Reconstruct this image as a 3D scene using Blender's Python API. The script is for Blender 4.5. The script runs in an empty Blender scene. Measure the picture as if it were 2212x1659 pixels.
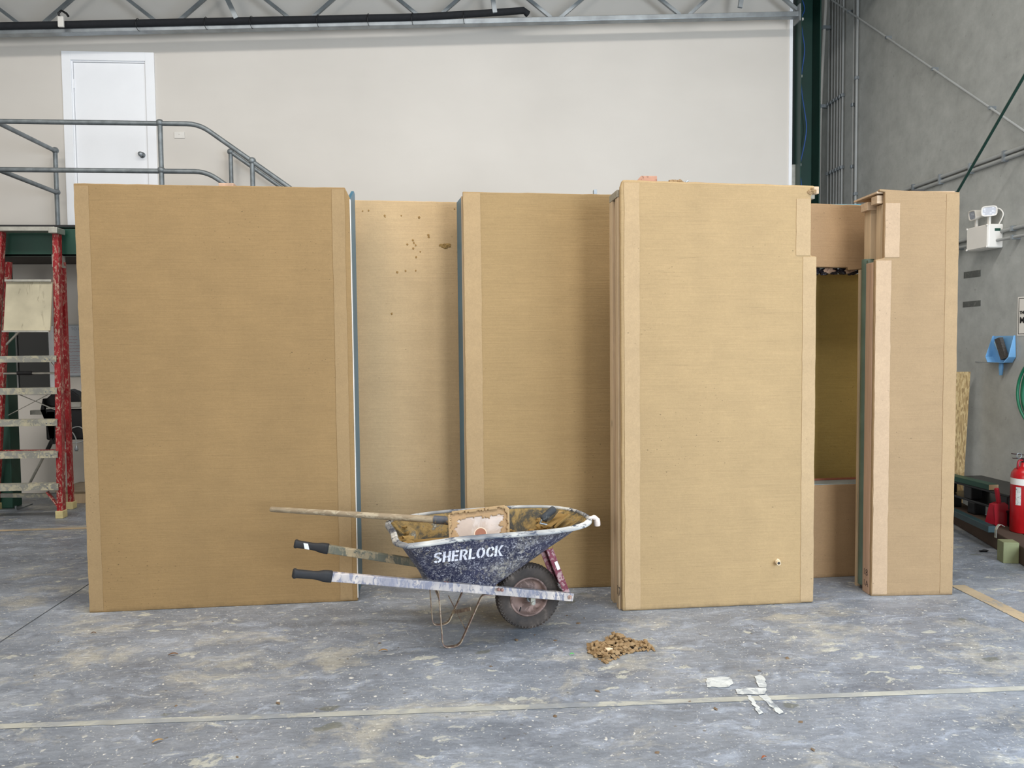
import bpy, bmesh, math, random
from math import sin, cos, radians, pi, atan, atan2, degrees
from mathutils import Vector, Matrix, noise
from mathutils.bvhtree import BVHTree
random.seed(7)
C = bpy.context.scene.collection
SC = bpy.context.scene

# ------------------------------------------------------------------ camera
FPX = 1661.0
CAM_H = 1.62
yaw, pit, roll = radians(4.5), atan(81/FPX), 0.0101
F0 = Vector((sin(yaw), cos(yaw), 0)); R0 = Vector((cos(yaw), -sin(yaw), 0)); U0 = Vector((0, 0, 1))
FW = F0*cos(pit) - U0*sin(pit); U1 = U0*cos(pit) + F0*sin(pit)
RT = R0*cos(roll) - U1*sin(roll); UP = U1*cos(roll) + R0*sin(roll)
cd = bpy.data.cameras.new('camera'); cam = bpy.data.objects.new('camera', cd); C.objects.link(cam)
cd.sensor_width = 36.0; cd.lens = 36.0*FPX/2212; cd.clip_end = 200
M3 = Matrix((RT, UP, -FW)).transposed()
cam.matrix_world = Matrix.Translation((0, 0, CAM_H)) @ M3.to_4x4()
SC.camera = cam

# ------------------------------------------------------------------ world, lights, exposure
w = bpy.data.worlds.new('world'); SC.world = w; w.use_nodes = True
bg = w.node_tree.nodes['Background']
bg.inputs[0].default_value = (0.86, 0.93, 1.0, 1); bg.inputs[1].default_value = 0.36
SC.view_settings.view_transform = 'Standard'; SC.view_settings.look = 'None'
SC.view_settings.exposure = 0.45; SC.view_settings.gamma = 1.0

def area(name, loc, target, sx, sy, power, col):
    l = bpy.data.lights.new(name, 'AREA'); l.shape = 'RECTANGLE'; l.size = sx; l.size_y = sy
    l.energy = power; l.color = col
    o = bpy.data.objects.new(name, l); C.objects.link(o); o.location = loc
    d = Vector(target) - Vector(loc); o.rotation_euler = d.to_track_quat('-Z', 'Y').to_euler()
    return o
area('assumed_daylight_front_right', (3.9, -3.0, 2.2), (1.6, 5.0, 1.3), 1.9, 3.8, 300, (0.86, 0.93, 1.0))  # assumed daylight source behind and right of the camera; no door is modelled there
area('added_side_daylight', (5.12, 0.5, 1.9), (1.2, 4.2, -0.6), 3.0, 3.5, 210, (0.60, 0.77, 1.0))  # added light at the unseen side opening, brightens the right-hand floor
area('added_fill_front_left', (-4.5, -4.5, 3.2), (0.5, 5.0, 2.4), 3.4, 3.0, 150, (1.0, 0.97, 0.93))  # added fill from the front left for the right wall and left floor
area('assumed_overhead_daylight', (-0.4, 2.9, 7.2), (-0.4, 2.9, 0), 11.0, 1.2, 460, (1.0, 0.955, 0.91))  # assumed overhead daylight hung under the closed ceiling; no skylight is modelled

# ------------------------------------------------------------------ mesh helpers
class MB:
    def __init__(s): s.v = []; s.f = []; s.sm = []
    def add(s, vs, fs, smooth=False):
        n = len(s.v); s.v += [tuple(v) for v in vs]
        for f in fs: s.f.append([n+i for i in f]); s.sm.append(smooth)
        return s
    def box(s, a, b):
        x0, y0, z0 = [min(a[i], b[i]) for i in range(3)]; x1, y1, z1 = [max(a[i], b[i]) for i in range(3)]
        vs = [(x0,y0,z0),(x1,y0,z0),(x1,y1,z0),(x0,y1,z0),(x0,y0,z1),(x1,y0,z1),(x1,y1,z1),(x0,y1,z1)]
        return s.add(vs, [(0,3,2,1),(4,5,6,7),(0,1,5,4),(1,2,6,5),(2,3,7,6),(3,0,4,7)])
    def hexa(s, vs): return s.add(vs, [(0,3,2,1),(4,5,6,7),(0,1,5,4),(1,2,6,5),(2,3,7,6),(3,0,4,7)])
    def bar(s, p, q, w, h, up=(0,0,1)):
        p = Vector(p); q = Vector(q); d = (q-p).normalized(); up = Vector(up)
        if abs(d.dot(up)) > .98: up = Vector((0,1,0))
        sx = d.cross(up).normalized()*w/2; u = sx.cross(d).normalized()*h/2
        return s.hexa([p-sx-u, p+sx-u, q+sx-u, q-sx-u, p-sx+u, p+sx+u, q+sx+u, q-sx+u])
    def strap(s, pts, w, t, side):
        # flat bar following a path: width along `side`, thickness t
        side = Vector(side).normalized(); P = [Vector(p) for p in pts]; vs = []
        for i, p in enumerate(P):
            a = P[max(i-1,0)]; b = P[min(i+1,len(P)-1)]; d = (b-a).normalized(); n = d.cross(side).normalized()
            vs += [p-side*w/2-n*t/2, p+side*w/2-n*t/2, p+side*w/2+n*t/2, p-side*w/2+n*t/2]
        fs = []
        for i in range(len(P)-1):
            for k in range(4): fs.append((4*i+k, 4*i+(k+1)%4, 4*i+4+(k+1)%4, 4*i+4+k))
        fs += [(3,2,1,0), tuple(4*(len(P)-1)+k for k in range(4))]
        return s.add(vs, fs)
    def tube(s, pts, r, n=12, closed=False, cap=True):
        P = [Vector(p) for p in pts]; m = len(P); rs = r if isinstance(r, (list, tuple)) else [r]*m
        vs = []; prev = None
        for i, p in enumerate(P):
            a = P[(i-1) % m] if closed else P[max(i-1,0)]; b = P[(i+1) % m] if closed else P[min(i+1,m-1)]
            d = (b-a).normalized()
            if prev is None:
                x = d.cross(Vector((0,0,1)))
                if x.length < .05: x = d.cross(Vector((0,1,0)))
            else: x = prev - d*prev.dot(d)
            x.normalize(); prev = x; y = d.cross(x)
            vs += [p + (x*cos(2*pi*k/n) + y*sin(2*pi*k/n))*rs[i] for k in range(n)]
        fs = []
        for i in range(m if closed else m-1):
            j = (i+1) % m
            for k in range(n): fs.append((n*i+k, n*i+(k+1)%n, n*j+(k+1)%n, n*j+k))
        s.add(vs, fs, True)
        if cap and not closed: s.add(vs[:n], [tuple(range(n))[::-1]]); s.add(vs[-n:], [tuple(range(n))])
        return s
    def lathe(s, prof, origin, axis, n=32, smooth=True):
        ax = Vector(axis).normalized(); x = ax.orthogonal().normalized(); y = ax.cross(x); o = Vector(origin); vs = []
        for (r, h) in prof: vs += [o + ax*h + (x*cos(2*pi*k/n)+y*sin(2*pi*k/n))*max(r,1e-4) for k in range(n)]
        fs = [(n*i+k, n*i+(k+1)%n, n*i+n+(k+1)%n, n*i+n+k) for i in range(len(prof)-1) for k in range(n)]
        return s.add(vs, fs, smooth)
    def prism(s, poly, ext, smooth=False):
        # poly: list of 3-D points, ext: extrusion vector
        P = [Vector(p) for p in poly]; e = Vector(ext); n = len(P)
        s.add(P + [p+e for p in P], [tuple(range(n))[::-1], tuple(range(n, 2*n))] + [(i,(i+1)%n,n+(i+1)%n,n+i) for i in range(n)], smooth)
        return s
    def ball(s, c, r, seed=None, amp=0.0, sub=2, sc=(1,1,1)):
        bm = bmesh.new(); bmesh.ops.create_icosphere(bm, subdivisions=sub, radius=1.0)
        vs = []; c = Vector(c)
        for v in bm.verts:
            k = 1.0
            if seed is not None: k += amp*noise.noise(v.co*1.6 + Vector((seed*3.1, seed*1.7, seed)))
            vs.append(c + Vector((v.co.x*sc[0], v.co.y*sc[1], v.co.z*sc[2]))*r*k)
        fs = [tuple(v.index for v in f.verts) for f in bm.faces]; bm.free()
        return s.add(vs, fs, seed is None)
    def build(s, name, m, parent=None, bevel=0.0, seg=2):
        me = bpy.data.meshes.new(name); me.from_pydata(s.v, [], s.f); me.update()
        for p, q in zip(me.polygons, s.sm): p.use_smooth = q
        bm = bmesh.new(); bm.from_mesh(me); bmesh.ops.recalc_face_normals(bm, faces=bm.faces); bm.to_mesh(me); bm.free()
        if m: me.materials.append(m)
        o = bpy.data.objects.new(name, me); C.objects.link(o)
        if parent: o.parent = parent
        if bevel:
            b = o.modifiers.new('bevel', 'BEVEL'); b.width = bevel; b.segments = seg; b.limit_method = 'ANGLE'; b.angle_limit = radians(40)
        return o
def tag(o, label, cat, group=None, kind=None):
    o['label'] = label; o['category'] = cat
    if group: o['group'] = group
    if kind: o['kind'] = kind
    return o
def thing(name, loc, rz, label, cat, group=None):
    o = bpy.data.objects.new(name, None); C.objects.link(o); o.location = loc; o.rotation_euler = (0, 0, rz)
    o.empty_display_size = .1
    return tag(o, label, cat, group)
def struct(o): o['kind'] = 'structure'; return o
def copy_tree(o, parent=None):
    c = o.copy(); C.objects.link(c); c.parent = parent
    for ch in list(o.children): copy_tree(ch, c)
    return c
def smooth_path(ctrl, k=6, closed=False):
    P = [Vector(p) for p in ctrl]; n = len(P); out = []
    for i in range(n if closed else n-1):
        g = (lambda j: P[j % n]) if closed else (lambda j: P[min(max(j,0),n-1)])
        a, b, c, d = g(i-1), g(i), g(i+1), g(i+2)
        for q in range(k):
            t = q/k
            out.append(0.5*((2*b)+(c-a)*t+(2*a-5*b+4*c-d)*t*t+(3*b-a-3*c+d)*t**3))
    if not closed: out.append(P[-1])
    return out
def arc_path(pts, r, k=5):
    # polyline with rounded corners
    P = [Vector(p) for p in pts]; out = [P[0]]
    for i in range(1, len(P)-1):
        a = (P[i-1]-P[i]); b = (P[i+1]-P[i]); q = min(r, a.length*.45, b.length*.45); a = P[i]+a.normalized()*q; b = P[i]+b.normalized()*q
        for j in range(k+1):
            t = j/k; out.append(a*(1-t)**2 + P[i]*2*t*(1-t) + b*t*t)
    out.append(P[-1]); return out

# ------------------------------------------------------------------ materials
def srgb(r, g, b): 
    f = lambda c: (c/12.92 if c <= .04045 else ((c+.055)/1.055)**2.4)
    return tuple(f(x/255) for x in (r, g, b)) + (1,)
class NT:
    def __init__(s, name, rough=.7, metal=0.0, spec=.5):
        s.m = bpy.data.materials.new(name); s.m.use_nodes = True; s.t = s.m.node_tree; s.b = s.t.nodes['Principled BSDF']
        s.b.inputs['Roughness'].default_value = rough; s.b.inputs['Metallic'].default_value = metal
        s.b.inputs['Specular IOR Level'].default_value = spec
        s.co = s.t.nodes.new('ShaderNodeTexCoord').outputs['Object']
    def link(s, a, b): s.t.links.new(a, b)
    def map(s, sc=(1,1,1), rot=(0,0,0), loc=(0,0,0), src=None):
        n = s.t.nodes.new('ShaderNodeMapping'); n.inputs['Scale'].default_value = sc; n.inputs['Rotation'].default_value = rot; n.inputs['Location'].default_value = loc
        s.link(src or s.co, n.inputs['Vector']); return n.outputs[0]
    def noise(s, scale, detail=4, rough=.55, vec=None, dist=0.0):
        n = s.t.nodes.new('ShaderNodeTexNoise'); n.inputs['Scale'].default_value = scale; n.inputs['Detail'].default_value = detail
        n.inputs['Roughness'].default_value = rough; n.inputs['Distortion'].default_value = dist; s.link(vec or s.co, n.inputs['Vector']); return n.outputs['Fac']
    def voro(s, scale, vec=None, feature='F1', out='Distance'):
        n = s.t.nodes.new('ShaderNodeTexVoronoi'); n.feature = feature; n.inputs['Scale'].default_value = scale; s.link(vec or s.co, n.inputs['Vector']); return n.outputs[out]
    def ramp(s, fac, stops, interp='LINEAR'):
        n = s.t.nodes.new('ShaderNodeValToRGB'); n.color_ramp.interpolation = interp; e = n.color_ramp.elements
        while len(e) < len(stops): e.new(.5)
        for el, (p, c) in zip(e, stops):
            el.position = p; el.color = c if isinstance(c, tuple) else (c, c, c, 1)
        s.link(fac, n.inputs[0]); return n.outputs[0]
    def mix(s, fac, a, b, mode='MIX'):
        n = s.t.nodes.new('ShaderNodeMix'); n.data_type = 'RGBA'; n.blend_type = mode
        for i, x in ((0, fac), (6, a), (7, b)):
            if isinstance(x, (int, float)): n.inputs[i].default_value = x
            elif isinstance(x, tuple): n.inputs[i].default_value = x
            else: s.link(x, n.inputs[i])
        return n.outputs[2]
    def math(s, op, a, b=0.0, c=None):
        n = s.t.nodes.new('ShaderNodeMath'); n.operation = op
        for i, x in enumerate((a, b) if c is None else (a, b, c)):
            if isinstance(x, (int, float)): n.inputs[i].default_value = x
            else: s.link(x, n.inputs[i])
        return n.outputs[0]
    def color(s, x):
        if isinstance(x, tuple): s.b.inputs['Base Color'].default_value = x
        else: s.link(x, s.b.inputs['Base Color'])
    def rough(s, x): s.link(x, s.b.inputs['Roughness'])
    def bump(s, h, strength=.3, dist=.01):
        n = s.t.nodes.new('ShaderNodeBump'); n.inputs['Strength'].default_value = strength; n.inputs['Distance'].default_value = dist
        s.link(h, n.inputs['Height']); s.link(n.outputs[0], s.b.inputs['Normal'])
def scale_col(c, k): return (min(1,c[0]*k), min(1,c[1]*k), min(1,c[2]*k), 1)

def m_plain(name, col, rough=.6, metal=0, var=.12, sc=8, bump=.08, bs=60):
    n = NT(name, rough, metal); f = n.noise(sc, 5)
    n.color(n.ramp(f, [(.3, scale_col(col, 1-var)), (.7, scale_col(col, 1+var))])); 
    if bump: n.bump(n.noise(bs, 3), bump, .004)
    return n.m
def m_splat(name, col, spl, amount=.45, sc=30, rough=.6, metal=0, sc2=7, streak=(1,1,1)):
    # paint or metal with clay and render splashes over it
    n = NT(name, rough, metal); v = n.map(streak)
    base = n.ramp(n.noise(sc2, 4), [(.3, scale_col(col, .8)), (.7, scale_col(col, 1.2))])
    a = n.ramp(n.noise(sc, 8, .68, v, .6), [(1-amount-.01, 0.0), (1-amount+.05, 1.0)])
    b = n.ramp(n.noise(sc2*.7, 3, .6, v), [(.36, .15), (.62, 1.0)])
    k = n.mix(1.0, a, b, 'MULTIPLY')
    sp = n.ramp(n.noise(13, 3), [(.35, spl), (.65, scale_col(spl, .78))])
    n.color(n.mix(k, base, sp)); n.bump(k, .35, .002)
    n.rough(n.ramp(k, [(0, rough), (1, .85)]))
    return n.m
def m_clay(name, col, seed=0.0, streak=1.0, smooth=False, pits=True):
    n = NT(name, .82, 0, .35); L = n.map((1,1,1), loc=(seed*3.7, seed, seed*5.1))
    big = n.noise(1.0, 4, .55, L); mid = n.noise(5, 6, .68, n.map((.8,1,1.5), loc=(seed*1.3, 0, seed*2.2)), .2)
    col1 = n.noise(1.6, 2, .5, n.map((2.2, 1, .35), loc=(seed*7, 0, seed)))
    fine = n.noise(120, 4, .75); gr = n.noise(45, 5, .7)
    c = n.ramp(big, [(.3, scale_col(col, .92)), (.7, scale_col(col, 1.09))])
    c = n.mix(.5, c, n.ramp(mid, [(.28, scale_col(col, .88)), (.70, scale_col(col, 1.12))]))
    c = n.mix(.5, c, n.ramp(col1, [(.3, .93), (.7, 1.08)]), 'MULTIPLY')
    # trowel drags: sparse, long, slightly wavering lines
    st = n.noise(5.0, 7, .66, n.map((.55, 1, 16), rot=(0, radians(1.2), 0), loc=(seed*2, 0, seed*9)), .25)
    if not smooth:
        gate = n.ramp(n.noise(1.5, 4, .6, n.map((1,1,2.2), loc=(seed*4, 0, seed*3))), [(.44, .15), (.60, 1.0)])
        s1 = n.ramp(st, [(.27, .66), (.36, 1.0), (.66, 1.0), (.76, 1.22)])
        c = n.mix(n.math('MULTIPLY', gate, .8*streak), c, n.mix(1.0, c, s1, 'MULTIPLY'))
        s2 = n.ramp(st, [(.35, .94), (.65, 1.05)]); c = n.mix(.45*streak, c, s2, 'MULTIPLY')
    c = n.mix(.8, c, n.ramp(fine, [(.25, .90), (.75, 1.10)]), 'MULTIPLY')
    c = n.mix(.7, c, n.ramp(gr, [(.25, .92), (.75, 1.08)]), 'MULTIPLY')
    if pits:
        def spots(scale, r0, r1, lo, hi):
            v = n.map((1, 1, 1.6), loc=(seed, seed, seed)); vv = n.voro(scale, v)
            return n.math('MULTIPLY', n.ramp(vv, [(r0, 1.0), (r1, 0.0)]), n.ramp(n.noise(1.7, 3, .6, L), [(lo, 0.0), (hi, 1.0)]))
        c = n.mix(spots(9, .03, .06, .50, .56), c, scale_col(col, .48))
        c = n.mix(spots(26, .06, .12, .54, .60), c, scale_col(col, .58))
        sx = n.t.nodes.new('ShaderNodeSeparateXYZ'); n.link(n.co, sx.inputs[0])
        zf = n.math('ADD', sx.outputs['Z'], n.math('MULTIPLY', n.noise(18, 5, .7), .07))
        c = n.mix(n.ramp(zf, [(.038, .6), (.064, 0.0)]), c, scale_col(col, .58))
    n.color(c)
    h = n.math('ADD', n.math('MULTIPLY', st, 0.0 if smooth else .6*streak), n.math('ADD', n.math('MULTIPLY', mid, .6), n.math('MULTIPLY', gr, .25)))
    n.bump(h, .4, .006)
    return n.m
CLAY = srgb(205, 173, 118)
M = {}
def timber(name, col, dirn='z'):
    n = NT(name, .7); sc = {'z': (22, 22, 1.2), 'x': (1.2, 22, 22), 'y': (22, 1.2, 22)}[dirn]
    g = n.noise(1.6, 5, .6, n.map(sc), .8); k = n.voro(2.3, n.map({'z': (3,3,1), 'x': (1,3,3), 'y': (3,1,3)}[dirn]))
    c = n.ramp(g, [(.25, scale_col(col, .72)), (.5, col), (.75, scale_col(col, 1.12))])
    c = n.mix(n.ramp(k, [(.03, 1.0), (.07, 0.0)]), c, scale_col(col, .3))
    n.color(c); n.bump(g, .2, .002); return n.m
M['stud'] = timber('pine_stud', srgb(190, 166, 134))
M['stud_x'] = timber('pine_plate', srgb(190, 164, 134), 'x')
M['stud_pink'] = timber('pink_treated_stud', srgb(186, 154, 130))
M['grey_timber'] = timber('weathered_timber', srgb(150, 142, 124), 'x')
M['blue'] = m_splat('blue_membrane', srgb(38, 98, 122), srgb(96, 128, 140), .3, 10, .35, 0, 3, (1,1,.4))
M['green_mem'] = m_plain('green_membrane', srgb(88, 104, 90), .45, 0, .2, 5)
M['torn'] = m_plain('dark_insulation_foil', srgb(34, 30, 38), .4, 0, .5, 20)
M['clay_lump'] = m_clay('raw_clay', srgb(178, 144, 96), 3, 1, True, False)
M['wet_clay'] = m_clay('wet_clay', srgb(140, 112, 64), 5, .4, True, False)
M['dry_clay'] = m_clay('dry_clay', srgb(142, 116, 82), 7, .3, True, False)

# ---- floor: trowelled concrete with clay and paint splashes
def m_floor():
    n = NT('concrete_floor', .42, 0, .5)
    wn_ = n.t.nodes.new('ShaderNodeTexNoise'); wn_.inputs['Scale'].default_value = 6; wn_.inputs['Detail'].default_value = 5; n.link(n.co, wn_.inputs['Vector'])
    vm = n.t.nodes.new('ShaderNodeVectorMath'); vm.operation = 'MULTIPLY_ADD'; n.link(wn_.outputs['Color'], vm.inputs[0]); vm.inputs[1].default_value = (.16,.16,.16); n.link(n.co, vm.inputs[2])
    W_ = vm.outputs[0]
    def mp(sc=(1,1,1), rz_=0, loc=(0,0,0)): return n.map(sc, (0,0,rz_), loc, W_)
    big = n.noise(.6, 5, .6, mp((.7,1.1,1))); mid = n.noise(2.6, 8, .68, mp((.75, 1.4, 1), .12), .3)
    c = n.ramp(big, [(.32, srgb(104, 108, 113)), (.5, srgb(120, 125, 131)), (.68, srgb(136, 140, 145))])
    c = n.mix(.6, c, n.ramp(mid, [(.30, srgb(84, 89, 97)), (.5, srgb(120, 126, 134)), (.70, srgb(154, 158, 163))]))
    s = n.noise(6, 8, .72, mp((.7, 1.5, 1), -.1), .4)
    c = n.mix(n.ramp(s, [(.52, 0.0), (.66, .45)]), c, srgb(172, 180, 192))
    d = n.noise(4.5, 8, .75, mp((.6, 1.7, 1), .18, (4, 2, 0)), .6)
    c = n.mix(n.ramp(d, [(.54, 0.0), (.68, .6)]), c, srgb(88, 92, 100))
    p = n.noise(1.9, 9, .74, mp((.8, 1.2, 1), .3, (9, 1, 0)), .4)
    c = n.mix(n.ramp(p, [(.53, 0.0), (.64, .55)]), c, srgb(176, 170, 152))
    q = n.noise(9, 7, .66, mp((.7, 1.3, 1), .35, (1, 7, 0)), .3)
    qq = n.noise(1.1, 3, .5, n.map((1,1,1), loc=(5,5,0)))
    k = n.math('MULTIPLY', n.ramp(q, [(.60, 0.0), (.64, .9)]), n.ramp(qq, [(.42, .1), (.56, 1.0)]))
    c = n.mix(k, c, srgb(176, 175, 162))
    def spots(scale, loc, r0, r1, sel0, col, amt, sc=(1,1.1,1)):
        v = mp(sc, 0, loc); vd = n.voro(scale, v); vc = n.voro(scale, v, out='Color')
        kk = n.math('MULTIPLY', n.ramp(vd, [(r0, amt), (r1, 0.0)]), n.ramp(vc, [(sel0, 0.0), (sel0+.03, 1.0)]))
        return n.mix(kk, c, col)
    c = spots(5.0, (3,1,0), .10, .16, .78, srgb(178, 178, 166), .7, (.8,1.3,1))
    c = spots(13.0, (7,2,0), .10, .18, .74, srgb(190, 188, 178), .7)
    c = spots(30.0, (1,9,0), .12, .22, .66, srgb(206, 202, 192), .8)
    c = spots(70.0, (4,3,0), .16, .30, .62, srgb(200, 198, 190), .6)
    c = spots(3.6, (2.3,8,0), .13, .17, .72, srgb(92, 94, 84), .7, (.8,1.5,1))
    c = spots(21.0, (5,5,0), .10, .18, .72, srgb(92, 84, 72), .7)
    f = n.noise(36, 8, .8, n.map((.5, 1.4, 1), rot=(0,0,.15))); c = n.mix(.9, c, n.ramp(f, [(.3, .70), (.5, 1.04), (.7, 1.38)]), 'MULTIPLY')
    g = n.noise(110, 3, .7); c = n.mix(.6, c, n.ramp(g, [(.3, .84), (.7, 1.14)]), 'MULTIPLY')
    n.color(c); n.rough(n.ramp(s, [(.3, .32), (.6, .55)]))
    n.bump(n.math('ADD', mid, n.math('MULTIPLY', f, .3)), .15, .01)
    return n.m
M['floor'] = m_floor()
def m_wall():
    n = NT('painted_plasterboard', .55, 0, .3); a = n.noise(.7, 3); b = n.noise(90, 2)
    c = n.ramp(a, [(.3, srgb(213, 207, 198)), (.7, srgb(221, 215, 206))])
    s = n.noise(1.4, 4, .6, n.map((.6, 1, 2))); c = n.mix(.25, c, n.ramp(s, [(.3, .93), (.7, 1.04)]), 'MULTIPLY')
    n.color(c); n.bump(b, .05, .002); return n.m
M['wall'] = m_wall()
def m_conc():
    n = NT('precast_concrete', .8, 0, .3); a = n.noise(.6, 4, .6); b = n.noise(5, 7, .7)
    c = n.ramp(a, [(.3, srgb(150, 152, 148)), (.7, srgb(176, 178, 174))])
    c = n.mix(.5, c, n.ramp(b, [(.3, srgb(140, 142, 138)), (.7, srgb(186, 187, 183))]))
    d = n.noise(22, 4, .6); c = n.mix(n.ramp(d, [(.66, 0.0), (.72, .5)]), c, srgb(112, 112, 106))
    l = n.noise(1.2, 4, .6, n.map((1, 2, .5), loc=(2,5,1))); c = n.mix(n.ramp(l, [(.55, 0.0), (.75, .35)]), c, srgb(176, 176, 168))
    n.color(c); n.bump(b, .15, .006); return n.m
M['conc'] = m_conc()
M['gal'] = m_plain('galvanised_steel', srgb(150, 156, 160), .42, .75, .22, 6, .05)
M['gal_pipe'] = m_plain('galvanised_pipe', srgb(128, 134, 136), .5, .6, .25, 14, .1)
M['conduit'] = m_plain('grey_conduit', srgb(158, 160, 158), .45, 0, .08, 4, 0)
M['green_steel'] = m_plain('dark_green_steel', srgb(22, 66, 52), .45, 0, .15, 3, .03)
M['deep_green'] = m_plain('dark_green_column_paint', srgb(16, 52, 44), .45, 0, .15, 3, .03)
M['white_paint'] = m_plain('white_gloss_paint', srgb(250, 251, 253), .35, 0, .02, 4, 0)
M['white_plastic'] = m_plain('white_plastic', srgb(226, 222, 214), .4, 0, .03, 6, 0)
M['alu'] = m_plain('aluminium', srgb(190, 188, 178), .38, .7, .15, 18, .05)
M['alu_dirty'] = m_splat('splashed_aluminium', srgb(150, 150, 142), srgb(214, 206, 176), .5, 20, .5, .2, 5)
M['red_frp'] = m_splat('red_fibreglass', srgb(150, 18, 26), srgb(206, 180, 160), .47, 26, .45, 0, 4, (2,2,.8))
M['black_rubber'] = m_plain('black_rubber', srgb(30, 30, 32), .7, 0, .3, 20, .2)
M['lagging'] = m_plain('black_pipe_lagging', srgb(26, 28, 32), .85, 0, .2, 20, .2)
M['black_plastic'] = m_plain('black_plastic', srgb(18, 19, 21), .35, 0, .3, 12, .05)
M['cream_foot'] = m_plain('cream_rubber', srgb(206, 192, 140), .7, 0, .12, 20)
M['blue_cable'] = m_plain('blue_cable', srgb(40, 84, 160), .4, 0, .1, 5, 0)
M['line_paint'] = m_splat('worn_cream_line_paint', srgb(166, 165, 154), srgb(134, 138, 142), .55, 9, .6, 0, 5, (.5,1,1))
M['tan_tape'] = m_splat('tan_floor_tape', srgb(172, 154, 126), srgb(150, 146, 138), .45, 9, .6, 0, 3)
M['joint'] = m_plain('dark_sawn_joint', srgb(70, 72, 74), .9)

# ================================================================== SETTING
fl = MB(); fl.add([(-9,-7,0),(6.2,-7,0),(6.2,10.6,0),(-9,10.6,0),(-9,-7,-.15),(6.2,-7,-.15),(6.2,10.6,-.15),(-9,10.6,-.15)], [(0,1,2,3),(7,6,5,4),(0,4,5,1),(1,5,6,2),(2,6,7,3),(3,7,4,0)])
struct(fl.build('floor', M['floor']))
YW = 9.13
# back wall with openings for the upper door and the lower window
def wall_with_holes(name, x0, x1, z0, z1, holes, y0, y1, m):
    xs = sorted({x0, x1, *[h[0] for h in holes], *[h[1] for h in holes]}); zs = sorted({z0, z1, *[h[2] for h in holes], *[h[3] for h in holes]})
    mb = MB()
    for i in range(len(xs)-1):
        zz = None
        for j in range(len(zs)-1):
            cx = (xs[i]+xs[i+1])/2; cz = (zs[j]+zs[j+1])/2
            if any(h[0] < cx < h[1] and h[2] < cz < h[3] for h in holes): continue
            mb.box((xs[i], y0, zs[j]), (xs[i+1], y1, zs[j+1]))
    return mb.build(name, m)
DX0, DX1, DZ0, DZ1 = -4.205, -3.375, 2.83, 4.88
WX0, WX1, WZ0, WZ1 = -5.45, -4.545, 1.20, 1.845
o = wall_with_holes('wall_back', -9, 4.14, 0, 7.4, [(DX0, DX1, DZ0, DZ1), (WX0, WX1, WZ0, WZ1)], YW, YW+.12, M['wall']); struct(o)
wr_ = MB()      # right wall with an added, unseen opening that lets side light in
for a_, b_ in (((5.0,2.1,0),(5.2,10.5,7.4)), ((5.0,-7,0),(5.2,-1.1,7.4)), ((5.0,-1.1,3.8),(5.2,2.1,7.4))): wr_.box(a_, b_)
struct(wr_.build('wall_right', M['conc']))
struct(MB().box((4.14, 10.2, 0), (5.0, 10.4, 7.4)).build('wall_rear', M['conc']))
struct(MB().box((-9.2, -7, 0), (-9, 10.5, 7.4)).build('wall_left', M['wall']))
def m_roof():
    n = NT('roof_foil', .5, .2); n.color(srgb(170, 168, 160)); return n.m
struct(MB().box((-9, -7, 7.35), (6.2, 10.5, 7.5)).build('ceiling', m_roof()))
# plaster edge bead and flashing at the right end of the wall
struct(MB().box((4.10, YW-.012, 0), (4.14, YW, 7.3)).build('trim_1', M['white_paint']))
struct(MB().box((4.142, YW-.03, 0), (4.20, YW+.05, 3.78)).build('trim_2', M['alu']))

# upper door (trim and leaf)
d = bpy.data.objects.new('door_1', None); C.objects.link(d); d.location = (DX0, YW, DZ0); struct(d)
W = DX1-DX0; H = DZ1-DZ0
mb = MB(); a = .085
mb.box((-a, -.02, 0), (.012, .0, H+a)); mb.box((W-.012, -.02, 0), (W+a, 0, H+a)); mb.box((.012, -.02, H-.012), (W-.012, 0, H+a))
mb.box((0, 0, 0), (.025, .1, H)); mb.box((W-.025, 0, 0), (W, .1, H)); mb.box((.025, 0, H-.025), (W-.025, .1, H))
mb.build('door_frame', M['white_paint'], d, .003)
leaf = MB().box((.029, .012, .008), (W-.029, .047, H-.030)).build('door_leaf', M['white_paint'], d, .002)
kb = MB(); kb.lathe([(.0,.075),(.022,.075),(.027,.062),(.024,.045),(.013,.036),(.013,.012),(.032,.010),(.034,0)], (W-.085, .012, 1.0), (0,-1,0), 28)
kb.build('door_knob', M['gal'], d)
for z in (.25, 1.78): MB().tube([(.03,.004,z-.05),(.03,.004,z+.05)], .007).build('hinge', M['white_paint'], d)

# lower window under the platform
wn = bpy.data.objects.new('window_1', None); C.objects.link(wn); wn.location = (WX0, YW, WZ0); struct(wn)
W = WX1-WX0; H = WZ1-WZ0; mb = MB()
for (a_, b_) in (((-.06,-.02,-.06),(W+.06,.02,0)),((-.06,-.02,H),(W+.06,.02,H+.06)),((-.06,-.02,0),(0,.02,H)),((W,-.02,0),(W+.06,.02,H)),((W*.55,-.0,0),(W*.55+.04,.04,H))): mb.box(a_, b_)
mb.build('window_frame', M['white_paint'], wn, .003)
g = NT('dark_window_glass', .06, 0, .6); g.color(srgb(26, 30, 30)); MB().box((0,.03,0),(W,.036,H)).build('window_pane', g.m, wn)

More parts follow.
